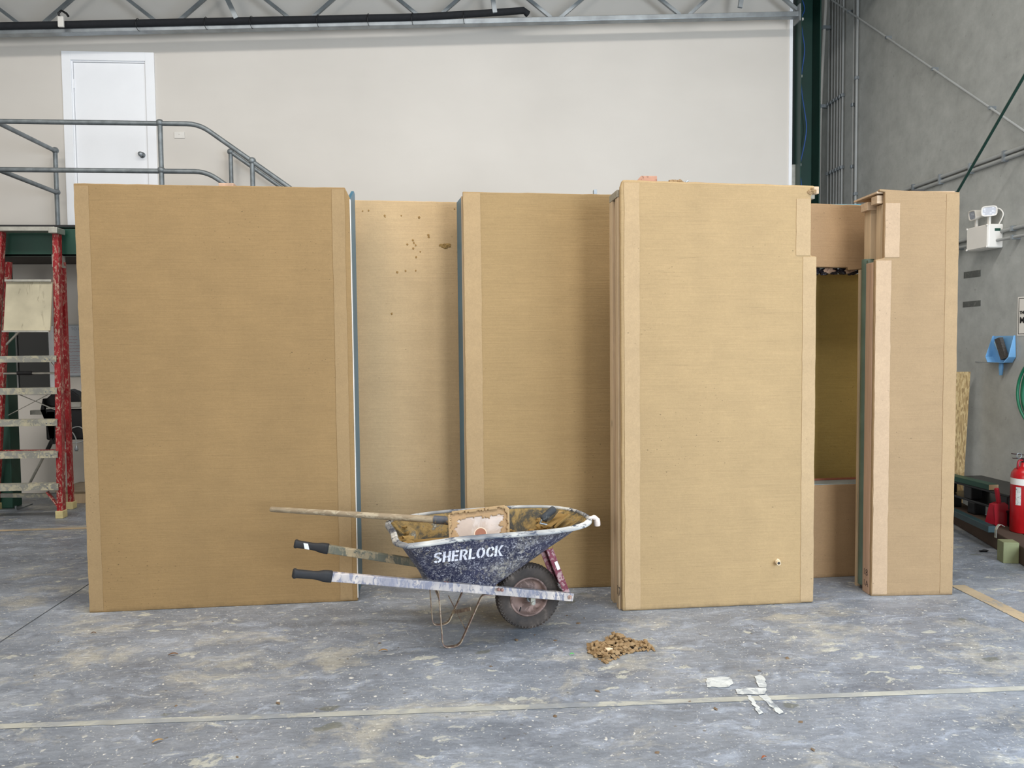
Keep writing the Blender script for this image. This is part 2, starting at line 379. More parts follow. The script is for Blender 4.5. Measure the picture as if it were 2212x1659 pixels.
# floor joints and painted lines
def strip_on_floor(name, p, q, wd, m, z=.002, cat=None, label=None):
    p = Vector((*p, 0)); q = Vector((*q, 0)); d_ = (q-p).normalized(); s_ = Vector((-d_.y, d_.x, 0))*wd/2
    n = 160; vs = []
    for i in range(n+1):
        c = p.lerp(q, i/n); j = .10*noise.noise(Vector((i*.9, wd*31, 0)))
        j2 = .10*noise.noise(Vector((i*.9, wd*31+9, 4))); vs += [c-s_*(1+j*2)+Vector((0,0,z)), c+s_*(1+j2*2)+Vector((0,0,z))]
    o_ = MB().add(vs, [(2*i,2*i+1,2*i+3,2*i+2) for i in range(n)]).build(name, m)
    return tag(o_, label, cat) if label else struct(o_)
# helper used only to read positions: where a sight line meets the floor, or an upright plane
CP = Vector((0, 0, CAM_H))
def ray(px, py): return FW + RT*((px-1106)/FPX) - UP*((py-829.5)/FPX)
def gf(px, py, z=0.0): r = ray(px, py); return CP + r*((z-CAM_H)/r.z)
def gy(px, py, Y): r = ray(px, py); return CP + r*(Y/r.y)
def gx(px, py, X): r = ray(px, py); return CP + r*(X/r.x)
strip_on_floor('floor_line', (-6, 3.50), (4.2, 3.285), .045, M['line_paint'], .002, 'floor marking', 'long worn cream painted line running across the whole foreground floor')
strip_on_floor('floor_line', (-8.0, 7.21), (-3.2, 7.247), .07, M['tan_tape'], .002, 'floor marking', 'tan line on the floor by the red ladder, ending behind the widest clay panel')
strip_on_floor('floor_line', (3.34, 4.8), (3.30, 3.3), .10, M['tan_tape'], .003, 'floor marking', 'short tan line on the floor right of the rightmost clay panel')
struct(strip_on_floor('trim_5', (-2.53, 1.5), (-2.532, 6.2), .006, M['joint'], .0025))

# ================================================================== MEZZANINE
mz = thing('mezzanine_platform', (-3.9, 8.4, 2.45), 0, 'dark green steel edged platform below the white upper door', 'platform')
b = MB(); X0, X1, Y0 = -4.6, 1.5, -.6
b.box((X0,Y0,.09),(X1,Y0+.012,.36)); b.box((X0,Y0-.0,.348),(X1,Y0+.09,.362)); b.box((X0,Y0,.09),(X1,Y0+.09,.104))
b.build('edge_beam', M['green_steel'], mz)
MB().box((X0, Y0+.0, .363), (X1, .72, .385)).build('deck', M['black_rubber'], mz)
MB().box((X0, Y0+.09, .15), (X1, .72, .17)).build('soffit', m_plain('dark_soffit', srgb(60, 54, 48), .8), mz)
for x in (-4.2, -3.2, -2.2, -1.2, -.2, .9): MB().box((x, Y0+.095, .18), (x+.06, .7, .35)).build('joist', M['green_steel'], mz)
cl = thing('support_column', (-4.60, 8.30, 0), 0, 'dark green steel column with base plate behind the red ladder', 'column')
MB().box((-.09,-.09,.012),(.09,.09,2.53)).build('post', M['green_steel'], cl, .01)
MB().box((-.15,-.15,0),(.16,.15,.012)).build('base_plate', M['gal'], cl)
b = MB()
for x in (-.12,.13): b.tube([(x,-.11,.012),(x,-.11,.04)], .01, 8)
b.build('anchor_bolts', M['gal'], cl)

# handrails: pipes, ball joints and posts
PR = .0235
def railing(name, label, rails, posts, balls):
    lo = Vector(posts[0][0]); t = thing(name, lo, 0, label, 'railing', None); L = lambda p: Vector(p)-lo
    for r in rails: MB().tube([L(p) for p in arc_path(r, .12)], PR, 14).build('rail', M['gal_pipe'], t)
    for p, q in posts: MB().tube([L(p), L(q)], PR, 14).build('post', M['gal_pipe'], t)
    for c in balls: MB().ball(L(c), .038).build('ball_joint', M['gal_pipe'], t)
    return t
YA = 7.86; zt, zm = 3.832, 3.377; ZD = 2.837
sl = (3.224-3.823)/(-1.565+2.40)
railing('platform_railing', 'galvanised front railing of the platform, bending down along the stairs',
    [[(-6.5,YA,zt),(-2.43,YA,zt-.005),(-.6,YA,zt+sl*1.83)], [(-6.5,YA,zm),(-2.37,YA,zm-.01),(-1.2,YA,zm+sl*1.17)]],
    [((-2.80,YA,ZD),(-2.80,YA,zt)), ((-1.93,YA,2.6),(-1.93,YA,zt+sl*.5)), ((-5.2,YA,ZD),(-5.2,YA,zt))],
    [(-2.80,YA,zt),(-2.80,YA,zm),(-1.93,YA,zt+sl*.5)])
YB = 8.97
s2 = (3.448-3.835)/(-1.897+2.437)
railing('stair_railing', 'short galvanised stair railing close to the wall, starting at a ball joint',
    [[(-2.437,YB,3.835),(-.9,YB,3.835+s2*1.537)]], [((-2.437,YB,2.6),(-2.437,YB,3.835))], [(-2.437,YB,3.835)])
railing('side_railing', 'galvanised side railing running back to the wall, left of the white door',
    [[(-4.34,YA-.6,zt),(-4.325,YB,zt-.005)], [(-4.34,YA-.6,zm),(-4.325,YB,zm-.005)]],
    [((-4.325,YB,ZD),(-4.325,YB,zt))], [(-4.325,YB,zt),(-4.325,YB,zm)])
sw = thing('light_switch', (-3.04, YW, 4.055), 0, 'white light switch on the wall right of the upper door', 'switch')
MB().box((-.058,-.012,-.036),(.058,0,.036)).build('plate', M['white_plastic'], sw, .004)
MB().box((-.009,-.018,.002),(.009,-.011,.024)).build('rocker', M['white_plastic'], sw, .002)

# ================================================================== TRUSS
def chord_z(x): return 5.04 + (5.435-5.04)*(x+4.789)/8.873
tr = thing('roof_truss', (0, 8.85, chord_z(0)), 0, 'galvanised lattice roof truss crossing the top of the back wall', 'truss')
sl_t = (5.435-5.04)/8.873; TZ = lambda x: sl_t*x
def chord(mb, x0, x1, dz, hh=.055, dd=.05):
    mb.hexa([(x0,-dd,TZ(x0)+dz-hh/2),(x1,-dd,TZ(x1)+dz-hh/2),(x1,dd,TZ(x1)+dz-hh/2),(x0,dd,TZ(x0)+dz-hh/2),
             (x0,-dd,TZ(x0)+dz+hh/2),(x1,-dd,TZ(x1)+dz+hh/2),(x1,dd,TZ(x1)+dz+hh/2),(x0,dd,TZ(x0)+dz+hh/2)])
b = MB(); chord(b, -6.5, 4.09, 0); b.build('bottom_chord', M['gal'], tr, .004)
b = MB(); chord(b, -6.5, 4.09, .60); b.build('top_chord', M['gal'], tr, .004)
nodes = [gy(px, py, 8.85).x for px, py in ((68,63),(362,57),(650,50),(927,43),(1200,36),(1478,30))]
sp = nodes[1]-nodes[0]; nodes = [nodes[0]-sp] + nodes
for i, x in enumerate(nodes):
    nx = nodes[i+1] if i+1 < len(nodes) else x+sp
    mid_ = (x+nx)/2
    MB().bar((x+.05, 0, TZ(x)+.03), (mid_, 0, TZ(mid_)+.58), .035, .035, (0,1,0)).build('lattice_web', M['gal'], tr)
    MB().bar((mid_, 0, TZ(mid_)+.58), (nx-.05, 0, TZ(nx)+.03), .035, .035, (0,1,0)).build('lattice_web', M['gal'], tr)
for px, lean in ((508,-.06),(1070,-.02),(1602,.02)):
    x = gy(px, 40, 8.7).x
    MB().bar((x, -.1, TZ(x)+.06), (x+lean*4, -.1, TZ(x)+.6), .05, .03, (0,1,0)).build('hanger_bracket', M['gal'], tr)
MB().box((4.06,-.08,TZ(4.08)-.09),(4.075,.08,TZ(4.08)+.10)).build('end_plate', M['gal'], tr)
lg = thing('insulated_pipe', (0, 8.79, chord_z(0)+.05), 0, 'black lagged pipe tied along the front of the truss chord', 'pipe')
xe = gy(1135, 40, 8.8).x
MB().tube([(x, 0 , TZ(x) + (.0 if x < xe-1.2 else .035*(x-xe+1.2))) for x in [-6+.25*i for i in range(int((xe+6)/.25))]] + [(xe-.02,0,TZ(xe)+.045),(xe+.03,.03,TZ(xe)+.02)], .038, 14).build('lagging', M['lagging'], lg)
for px in (300,447,545,688,797,892,1003):
    x = gy(px, 55, 8.8).x
    MB().tube([(x+.052*cos(t)*.2, .052*cos(t), TZ(x)-.018+.064*sin(t)) for t in [2*pi*k/16 for k in range(16)]], .0035, 6, True).build('cable_tie', M['black_plastic'], lg)
x = gy(137,62,8.75).x
pc = thing('pipe_clamp', (x, 8.72, chord_z(x)+.05), 0, 'small pale clamp with a black loop on the lagged pipe, above the white door', 'clamp')
MB().box((-.03,-.03,-.06),(.03,-.005,.05)).build('bracket', M['white_plastic'], pc, .005)
MB().tube([(-.02,-.0,.05),(-.03,0,.09),(0,0,.12),(.05,0,.09),(.07,0,.06)], .012, 8).build('loop', M['black_plastic'], pc)
# added beam above the frame, placed to shade the top of the back wall
rf = thing('shading_beam', (0, 7.95, 6.0), 0, 'added unseen steel beam above the truss that shades the upper wall', 'shading beam')
b = MB(); x0, x1 = -8.9, 4.9
for (za, zb, ya, yb) in ((-.32+.0,-.305,-.08,.08),(-.3,.2,-.01,.01),(.2,.215,-.08,.08)):
    b.hexa([(x0,ya,sl_t*x0+za),(x1,ya,sl_t*x1+za),(x1,yb,sl_t*x1+za),(x0,yb,sl_t*x0+za),(x0,ya,sl_t*x0+zb),(x1,ya,sl_t*x1+zb),(x1,yb,sl_t*x1+zb),(x0,yb,sl_t*x0+zb)])
b.build('i_beam', M['green_steel'], rf)

# ================================================================== COLUMN, CONDUITS, RIGHT WALL
gc = thing('steel_column', (4.31, 9.18, 0), 0, 'tall dark green steel column at the right end of the pale wall', 'column')
b = MB(); b.box((-.135,-.2,0),(-.12,.2,7.3)); b.box((-.12,-.01,0),(.10,.01,7.3)); b.box((.10,-.2,0),(.115,.2,7.3)); b.build('i_section', M['deep_green'], gc, .003)
# blue cable clipped down the column
pts = []
for px, py in ((1733,0),(1738,20),(1731,42),(1734,75),(1738,110),(1731,165),(1732,200),(1738,240),(1742,275),(1738,310),(1729,352),(1728,375),(1731,400),(1728,430)): pts.append(gy(px, py, 9.09))
tag(MB().tube(smooth_path(pts, 6), .006, 8).build('cable', M['blue_cable']), 'wavy blue cable hanging down the dark green column', 'cable')
for px, py in ((1731,43),(1728,166),(1726,357)):
    p = gy(px, py, 9.1); tag(MB().box((p.x-.014,p.y-.03,p.z-.014),(p.x+.014,p.y+.06,p.z+.014)).build('cable_clip', M['white_plastic']), {43:'topmost',166:'middle',357:'lowest'}[py]+' small pale cable clip on the dark green column', 'clip', 'cable clips on the green column')
XW = 5.0
# vertical conduits on the concrete wall
order = ['rearmost', 'second rearmost', 'third from the rear', 'fourth from the rear', 'fifth from the rear', 'sixth from the rear', 'seventh from the rear', 'eighth from the rear', 'nearest']
for i, px in enumerate((1768, 1790, 1797, 1803, 1809, 1815, 1820, 1843, 1850)):
    p = gx(px, 250, XW-.02); r = .0125 if i != 8 else .016
    t = thing('electrical_conduit', (XW-.001, p.y, 0), 0, '', 'conduit', 'vertical grey conduits on the concrete wall')
    t['label'] = order[i] + ' of the upright grey conduits on the concrete wall'
    MB().tube([(-.02,0,.2),(-.02,0,7.3)], r, 10).build('tube', M['conduit'], t)
    for z in ((4.75, 3.85, 3.0) if i < 7 else (4.55+.3*(i-7), 3.8-.35*(i-7), 3.1)):
        MB().box((-.045,-.022,z-.02),(0,.022,z+.02)).build('saddle_clip', M['gal'], t, .004)
# bright outer conduit leaning a little, strapped to the others
a_ = gx(1784, 0, XW-.10); c_ = gx(1781, 60, XW-.10); e_ = gx(1773, 230, XW-.10); f_ = gx(1769, 440, XW-.10)
t = thing('electrical_conduit', (XW, f_.y, 0), 0, 'bright outer conduit standing off the wall beside the green column, slightly bowed', 'conduit', 'vertical grey conduits on the concrete wall')
L = lambda p: Vector(p)-t.location
MB().tube(smooth_path([L(a_)+Vector((0,0,.8)), L(a_), L(c_), L(e_), L(f_), L((f_.x, f_.y, .3))], 6), .02, 10).build('tube', m_plain('pale_conduit', srgb(176, 172, 164), .45, 0, .06, 4, 0), t)
for pp in (c_, e_): MB().box(L(pp)-Vector((.03,.03,.02)), (0, L(pp).y+.03, L(pp).z+.02)).build('standoff_bracket', M['gal'], t)
# sloping conduit / rods across the concrete wall
def wall_pipe(name, p, q, r, m, label, cat, off, group=None, caps=None):
    P_ = gx(*p, XW-off); Q_ = gx(*q, XW-off); d_ = (Q_-P_); P_ = P_ - d_*.0; Q_ = Q_ + d_*.25
    t = thing(name, (XW, P_.y, P_.z), 0, label, cat, group); L = lambda v: Vector(v)-t.location
    MB().tube([L(P_), L(Q_)], r, 10).build('tube', m, t)
    n = 5
    for i in range(n):
        c = P_.lerp(Q_, (i+.5)/n); MB().box(L((XW-off-r*1.5, c.y-.012, c.z-r*1.4)), L((XW, c.y+.012, c.z+r*1.4))).build('saddle_clip', M['gal'], t)
    return t
wall_pipe('sloping_conduit', (1797,0), (2212,283), .011, M['conduit'], 'thin grey conduit sloping down to the right across the concrete wall', 'conduit', .05)
wall_pipe('level_conduit', (1948,413), (2212,317), .018, M['conduit'], 'upper of the paired conduits running level above the rightmost clay panel', 'conduit', .02, 'level conduits on the concrete wall')
wall_pipe('level_conduit', (1948,423), (2212,329), .018, M['conduit'], 'lower of the paired conduits running level above the rightmost clay panel', 'conduit', .02, 'level conduits on the concrete wall')
wall_pipe('level_conduit', (2050,527), (2212,488), .017, M['conduit'], 'conduit passing behind the twin spot emergency light', 'conduit', .02, 'level conduits on the concrete wall')
wall_pipe('level_conduit', (2050,539), (2212,508), .014, M['conduit'], 'conduit entering the box of the twin spot emergency light', 'conduit', .06, 'level conduits on the concrete wall')
A_ = gx(2068, 415, 4.6); B_ = gx(2212, 165, 4.6); d_ = B_-A_
tag(MB().tube([A_-d_*1.0, B_+d_*1.4], .012, 10).build('brace_rod', M['deep_green']), 'dark green diagonal brace rod in front of the concrete wall', 'brace')

# twin spot emergency light
em = thing('emergency_light', (XW, 6.79, 2.47), 0, 'white twin spot emergency light box on the concrete wall', 'light')
em_m = M['white_plastic']
MB().box((-.145,-.145,0),(0,.145,.215)).build('housing', em_m, em, .012)
MB().box((-.152,-.138,.008),(-.145,.138,.207)).build('front_cover', em_m, em, .004)
for y in (-.135,.135):
    for z in (.01,.205): MB().lathe([(.0,.008),(.009,.008),(.009,0)], (-.150,y,z), (-1,0,0), 10).build('corner_screw', em_m, em)
MB().box((-.085,-.147,.15),(-.03,-.145,.175)).build('indicator', M['green_steel'], em)
def spot(y, dirv, name):
    c = Vector((-.085, y, .335)); dv = Vector(dirv).normalized()
    h = MB(); 
    x = dv.cross(Vector((0,0,1))).normalized(); z = x.cross(dv)
    def rr(wd, ht, off, n=28):
        out = []
        for k in range(n):
            t = 2*pi*k/n; cx = abs(cos(t))**.5*(1 if cos(t) > 0 else -1); sx = abs(sin(t))**.5*(1 if sin(t) > 0 else -1)
            out.append(c + dv*off + x*cx*wd + z*sx*ht)
        return out
    rings = [rr(.03,.025,-.055), rr(.048,.036,-.04), rr(.062,.046,.03), rr(.064,.048,.045), rr(.056,.040,.045), rr(.05,.034,.035)]
    n = 28; vs = [v for r in rings for v in r]
    fs = [(n*i+k, n*i+(k+1)%n, n*i+n+(k+1)%n, n*i+n+k) for i in range(len(rings)-1) for k in range(n)] + [tuple(range(n))]
    h.add(vs, fs, True); hd = h.build('lamp_head', em_m, em)
    MB().add(rr(.054,.038,.038), [tuple(range(n))]).build('lens', m_lens, hd)
    MB().bar(c+Vector((0,0,-.04)), (c.x, c.y, .21), .02, .02).build('swivel_arm', em_m, em)
nl = NT('lamp_lens', .15, 0, .8); nl.color(nl.ramp(nl.voro(40), [(0, srgb(206, 210, 220)), (.5, srgb(150, 156, 168))])); m_lens = nl.m
spot(-.07, (-.75,-1,-.02), 'a'); spot(.10, (-1,.15,-.15), 'b')
MB().tube(smooth_path([(-.03,-.12,.21),(-.01,-.15,.30),(-.02,-.10,.36),(-.05,-.06,.33)], 6), .006, 8).build('cord', em_m, em)

# notice
def text_mesh(s, size, m, name, bold=0.0):
    cu = bpy.data.curves.new(name, 'FONT'); cu.body = s; cu.size = size; cu.offset = bold; cu.extrude = 0.0006
    ob = bpy.data.objects.new(name, cu); C.objects.link(ob); bpy.context.view_layer.update()
    me = bpy.data.meshes.new_from_object(ob.evaluated_get(bpy.context.evaluated_depsgraph_get()))
    bpy.data.objects.remove(ob); me.materials.clear(); me.materials.append(m); return me
ink = m_plain('black_print', srgb(24, 24, 26), .6, 0, .05, 5, 0)
s_tl = gx(2197, 642, XW-.004); s_bl = gx(2197, 725, XW-.004)
sg = thing('safety_sign', (XW, s_bl.y, s_bl.z), -pi/2, 'white sign with black border and lettering cut off by the right edge', 'sign')
SH = s_tl.z-s_bl.z; SWD = .48       # local +x runs towards the camera along the wall, local -y faces the room
MB().box((0,-.004,0),(SWD,0,SH)).build('plate', M['white_plastic'], sg)
b = MB()
for (x0_,z0_,x1_,z1_) in ((.012,.012,SWD-.012,.018),(.012,SH-.018,SWD-.012,SH-.012),(.012,.012,.018,SH-.012),(SWD-.018,.012,SWD-.012,SH-.012)): b.box((x0_,-.0046,z0_),(x1_,-.004,z1_))
b.build('border', ink, sg)
for s_, z_, sz in (('THI', .19, .036), ('M', .11, .074)):
    o = bpy.data.objects.new('lettering', text_mesh(s_, sz, ink, 'lettering', .002)); C.objects.link(o); o.parent = sg
    o.location = (.028, -.0052, z_); o.rotation_euler = (pi/2, 0, 0)

# tape remnants on the wall
tp = m_splat('grey_tape_residue', srgb(86, 88, 84), srgb(120, 120, 114), .45, 30, .8)
for (px0,py0,px1,py1,lb) in ((2082,588,2118,597,'upper scrap of grey tape on the concrete wall under the emergency light'),(2080,652,2118,661,'lower scrap of grey tape on the concrete wall under the emergency light')):
    a_ = gx(px0,py0,XW-.002); c_ = gx(px1,py1,XW-.002)
    tag(MB().box((XW-.0025,a_.y,c_.z),(XW,c_.y,a_.z)).build('tape_scrap', tp), lb, 'tape', 'tape scraps on the concrete wall')

# ================================================================== RENDERED WALL PANELS
def outline(pts, step=.06, amp=.0035, seed=0):
    # slightly uneven edges, like cut and trowelled clay
    out = []; n = len(pts)
    for i in range(n):
        a = Vector((*pts[i], 0)); b_ = Vector((*pts[(i+1) % n], 0)); k = max(1, int((b_-a).length/step)); nn = Vector((-(b_-a).y, (b_-a).x, 0)).normalized()
        for j in range(k):
            p = a.lerp(b_, j/k); q = p + nn*amp*noise.noise(Vector((p.x*14+seed, p.y*14, seed*3.3)))*(1 if j else 0)
            out.append((q.x, q.y))
    return out
def skin(parent, pts, m, y0=0.0, y1=.03, name='render_face', seed=0, bevel=.005, amp=.0035):
    P_ = outline(pts, seed=seed, amp=amp)
    return MB().prism([(x, y0, z) for x, z in P_], (0, y1-y0, 0)).build(name, m, parent, bevel)
def rect(x0, z0, x1, z1): return [(x0,z0),(x1,z0),(x1,z1),(x0,z1)]
def band(parent, x0, z0, x1, z1, m, seed=0): return skin(parent, rect(x0,z0,x1,z1), m, -.0025, .001, 'edge_band', seed, 0, .004)
def lump(parent_or_none, c, r, m, name, seed, sc=(1,1,.6)):
    return MB().ball(c, r, seed, .7, 3, sc).build(name, m, parent_or_none)

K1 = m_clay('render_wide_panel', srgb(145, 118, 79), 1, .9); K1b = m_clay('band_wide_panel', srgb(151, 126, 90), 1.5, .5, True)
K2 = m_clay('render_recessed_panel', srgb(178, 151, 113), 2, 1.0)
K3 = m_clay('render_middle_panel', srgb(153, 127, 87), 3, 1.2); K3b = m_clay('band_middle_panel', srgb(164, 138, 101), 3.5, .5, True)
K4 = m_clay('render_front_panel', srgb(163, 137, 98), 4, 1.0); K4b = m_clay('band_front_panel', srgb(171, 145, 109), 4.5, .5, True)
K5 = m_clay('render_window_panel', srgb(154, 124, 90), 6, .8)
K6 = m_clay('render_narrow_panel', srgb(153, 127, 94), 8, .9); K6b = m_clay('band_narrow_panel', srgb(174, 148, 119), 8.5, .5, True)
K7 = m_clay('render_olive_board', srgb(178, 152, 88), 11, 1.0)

# --- widest panel, left
P1 = thing('wall_panel', (-2.254, 4.876, 0), radians(1.67), 'widest clay-rendered wall panel, far left, with a blue membrane side', 'wall panel', 'clay-rendered wall panels')
w1 = 1.636
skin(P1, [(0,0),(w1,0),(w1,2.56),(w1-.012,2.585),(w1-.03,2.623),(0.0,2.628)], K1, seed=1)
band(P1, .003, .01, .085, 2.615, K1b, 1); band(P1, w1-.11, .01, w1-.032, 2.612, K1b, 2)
MB().prism([(w1-.02,.03,.02),(w1-.02,.36,.02),(w1-.02,.36,2.655),(w1-.02,.30,2.66),(w1-.02,.03,2.56)], (.02,0,0)).build('membrane_side', M['blue'], P1, .004)
MB().box((.01,.031,.0),(w1-.021,.12,2.60)).build('timber_frame', M['stud'], P1)
MB().box((.01,.26,.0),(w1-.021,.35,2.60)).build('timber_frame', M['stud'], P1)
MB().box((w1-.001,.0,.02),(w1+.003,.034,2.55)).build('render_bead', M['white_plastic'], P1)
# --- recessed panel between the widest and the middle panel
P2 = thing('wall_panel', (-.85, 5.38, 0), radians(-.95), 'recessed clay-rendered wall panel left of centre with small gouge marks near its top', 'wall panel', 'clay-rendered wall panels')
skin(P2, [(0,0),(1.28,0),(1.28,2.612),(0,2.635)], K2, seed=4)
MB().box((.01,.031,0),(1.27,.12,2.60)).build('timber_frame', M['stud'], P2)
MB().box((.01,.12,.0),(1.27,.13,2.60)).build('membrane_back', M['blue'], P2)
gm = m_clay('gouged_clay', srgb(140, 108, 62), 9, .1, True, False)
b = MB(); r_ = random.Random(3)
for px, py in ((783,456),(796,455),(831,466),(832,469),(867,466),(905,470),(892,519),(894,525),(898,530),(880,528),(893,537),(899,556),(908,544),(925,508),(926,512),(858,588),(876,585),(898,585),(961,529),(982,452),(846,678)):
    p = gy(px, py, 5.372); q = Vector((p.x+.85, 0, p.z)); rr_ = r_.uniform(.004,.008)
    b.ball((q.x, .0, q.z), rr_, r_.random()*50, .8, 2, (1, .35, 1.2))
b.build('gouge_marks', gm, P2)
p = gy(959, 532, 5.372); b = MB()
for i in range(14): b.ball((p.x+.85+r_.uniform(-.03,.03), .0, p.z+r_.uniform(-.012,.012)+.0), r_.uniform(.006,.013), i*3.7, .8, 2, (1.4,.3,.8))
b.build('clay_blob', M['wet_clay'], P2)
# --- middle panel
P3 = thing('wall_panel', (.088, 5.04, 0), radians(-.84), 'middle clay-rendered wall panel behind the tray of the wheelbarrow, with a thin blue left side', 'wall panel', 'clay-rendered wall panels')
skin(P3, [(0,0),(1.45,0),(1.45,2.60),(0,2.625)], K3, seed=7); band(P3, .004, .01, .115, 2.615, K3b, 3)
MB().prism([(-.006,.032,0),(-.040,.25,0),(.0,.25,0),(.0,.032,0)], (0,0,2.60)).build('membrane_side', M['blue'], P3)
MB().box((-.010,.030,.0),(.002,.037,2.60)).build('render_bead', M['stud'], P3)
MB().box((.005,.031,0),(1.44,.24,2.595)).build('timber_frame', M['stud'], P3)
# --- front panel
P4 = thing('wall_panel', (1.006, 4.548, 0), radians(1.27), 'front clay-rendered wall panel right of centre with a pipe stub low on its right and exposed studs on its left', 'wall panel', 'clay-rendered wall panels')
skin(P4, [(.012,0),(1.232,0),(1.236,2.154),(1.198,2.156),(1.198,2.518),(1.205,2.527),(1.222,2.580),(.60,2.592),(.022,2.602),(.008,2.56)], K4, seed=9, y1=.035, bevel=.011)
band(P4, .03, .012, .125, 2.585, K4b, 5); band(P4, 1.145, .012, 1.228, 2.148, K4b, 6); band(P4, 1.10, 2.158, 1.190, 2.50, K4b, 7)
MB().box((0,.036,.0),(.045,.095,2.505)).build('stud', M['stud'], P4, .002)
MB().box((.018,.095,.03),(.03,.16,2.5)).build('inner_lining', timber('brown_lining', srgb(150, 112, 72)), P4)
MB().box((-.004,.16,.0),(.041,.235,2.505)).build('stud', M['stud'], P4, .002)
MB().box((-.004,.036,2.507),(1.236,.235,2.55)).build('top_plate', M['grey_timber'], P4, .002)
MB().box((.05,.036,.0),(1.19,.235,2.5)).build('infill_board', M['stud'], P4)
MB().box((1.20,.036,.0),(1.23,.235,2.14)).build('stud', M['stud'], P4)
MB().box((1.17,.004,2.532),(1.246,.04,2.576)).build('plate_end', M['stud_x'], P4, .003)
b = MB()
for i in range(9): b.ball((1.195+r_.uniform(-.02,.025), -.001, 2.55+r_.uniform(-.02,.02)), r_.uniform(.006,.012), i*2.3+1, .9, 2, (1,.7,1))
b.build('chipped_clay', M['dry_clay'], P4)
p = gy(1679, 1214, 4.568); pxl = p.x-1.006
MB().lathe([(.0085,.004),(.0085,.032),(.0135,.034),(.0145,.028),(.0145,0),(.021,.0)], (pxl, .0, p.z+.0), (-.12,-1,0), 24).build('pipe_stub', m_plain('beige_pipe', srgb(206, 184, 150), .5), P4)
MB().lathe([(.0,.0315),(.0095,.0315)], (pxl, .0, p.z), (-.12,-1,0), 20).build('bore_shade_disc', M['black_plastic'], P4)  # black disc near the mouth stands in for the shade inside the pipe
pen = m_plain('marker_pen', srgb(40, 30, 36), .7, 0, .05, 5, 0)
def mark(parent, s_, size, y, z, x):
    o = bpy.data.objects.new('pen_mark', text_mesh(s_, size, pen, 'pen_mark', -.001)); C.objects.link(o); o.parent = parent
    o.location = (x, y, z); o.rotation_euler = (pi/2, 0, -pi/2)
mark(P4, '17', .085, .088, .085, -.0005)
# --- window panel, recessed right
P5 = thing('wall_panel', (1.75, 5.04, 0), radians(1.9), 'recessed clay-rendered wall panel with a window opening, between the front and the narrow panel', 'wall panel', 'clay-rendered wall panels')
ox0, ox1, oz0, oz1 = .45, 1.16, .645, 2.125
def lx(px, py): q = gy(px, py, 5.07); return (q.x-1.75, q.z)
skin(P5, rect(0, 0, 1.45, oz0), K5, seed=11, amp=.002)
skin(P5, [(0,oz1),(.70,oz1-.002),(.72,oz1+.012),(.95,oz1+.008),(.96,oz1-.01),(1.08,oz1+.0),(1.45,oz1),(1.45,2.552),(0,2.572)], K5, seed=12, amp=.004)
skin(P5, rect(0, oz0+.001, ox0, oz1-.001), K5, seed=13, amp=.0); skin(P5, rect(ox1, oz0+.001, 1.45, oz1-.001), K5, seed=14, amp=.0)
MB().box((.02,.031,0),(1.43,.12,oz0-.012)).build('timber_frame', M['stud'], P5)
MB().box((.02,.031,oz1+.02),(1.43,.12,2.54)).build('timber_frame', M['stud'], P5)
MB().box((.02,.031,oz0+.01),(ox0-.01,.12,oz1)).build('timber_frame', M['stud'], P5)
MB().box((ox1+.01,.031,oz0+.01),(1.43,.12,oz1)).build('timber_frame', M['stud'], P5)
MB().box((ox0-.06,.01,oz0-.011),(ox1+.1,.20,oz0+.004)).build('window_sill', m_plain('grey_sill_flashing', srgb(150, 158, 158), .5, 0, .15, 10), P5, .002)
MB().box((ox0-.0,.155,oz0+.005),(ox1,.165,oz0+.018)).build('sill_bead', m_plain('reddish_sill_bead', srgb(160, 96, 72), .6), P5)
MB().box((.9,.13,2.50),(1.24,.16,2.585)).build('membrane_flap', m_plain('light_blue_membrane', srgb(88, 160, 176), .4), P5)
b = MB()
for i in range(10):
    xx = ox0+.02+i*.068; ww = .05; b.ball((xx+.02, .09, oz1-.008+r_.uniform(-.005,.006)), .03, i*4.1, .7, 3, (1.2,.7,.75))
b.build('torn_foil', M['torn'], P5)
b = MB()
for i in range(4):
    xx = ox0+.10+i*.15; b.ball((xx, .065, oz1-.002), .022, i*2.9+7, .8, 3, (1.6,.6,.9))
b.build('torn_backing', M['stud_pink'], P5)
# olive coated board standing behind the window opening
q0 = gy(1768, 591, 5.30)
OB = thing('coated_board', (1.95, 5.31, 0), radians(1.9), 'olive tan board seen through the window opening of the recessed panel', 'board')
skin(OB, [(0,0),(1.02,0),(1.02,q0.z+.0),(0,q0.z-.0)], K7, 0, .05, 'render_face', 21, .004, .001)
# --- narrow panel, front right
P6 = thing('wall_panel', (2.659, 4.655, 0), radians(-3.3), 'narrow clay-rendered wall panel at the far right, notched at its upper left, with green membrane and open studs', 'wall panel', 'clay-rendered wall panels')
w6 = .528
skin(P6, [(0,0),(w6,0),(w6,2.548),(w6+.003,2.556),(.18,2.568),(.02,2.578),(.02,2.565),(.055,2.560),(.055,2.15),(.0,2.14)], K6, seed=17, y1=.03)
band(P6, .004, .012, .100, 2.135, K6b, 8); band(P6, .058, 2.155, .150, 2.49, K6b, 9); band(P6, w6-.085, .012, w6-.004, 2.545, m_clay('band_narrow_right', srgb(158, 132, 98), 8.7, .4, True), 10)
MB().box((-.001,.031,.0),(.044,.12,2.128)).build('stud', M['stud_pink'], P6, .003)
mbm = MB(); mbm.tube([(.035,.17,.03),(.035,.17,2.16)], .038, 16); mbm.box((.012,.12,.02),(.07,.21,2.15)); mbm.build('membrane_strip', M['green_mem'], P6)
MB().box((.004,.215,.0),(.03,.235,2.1)).build('stud', M['stud'], P6)
MB().box((.055,.031,2.129),(.10,.105,2.49)).build('stud', M['stud'], P6, .002)
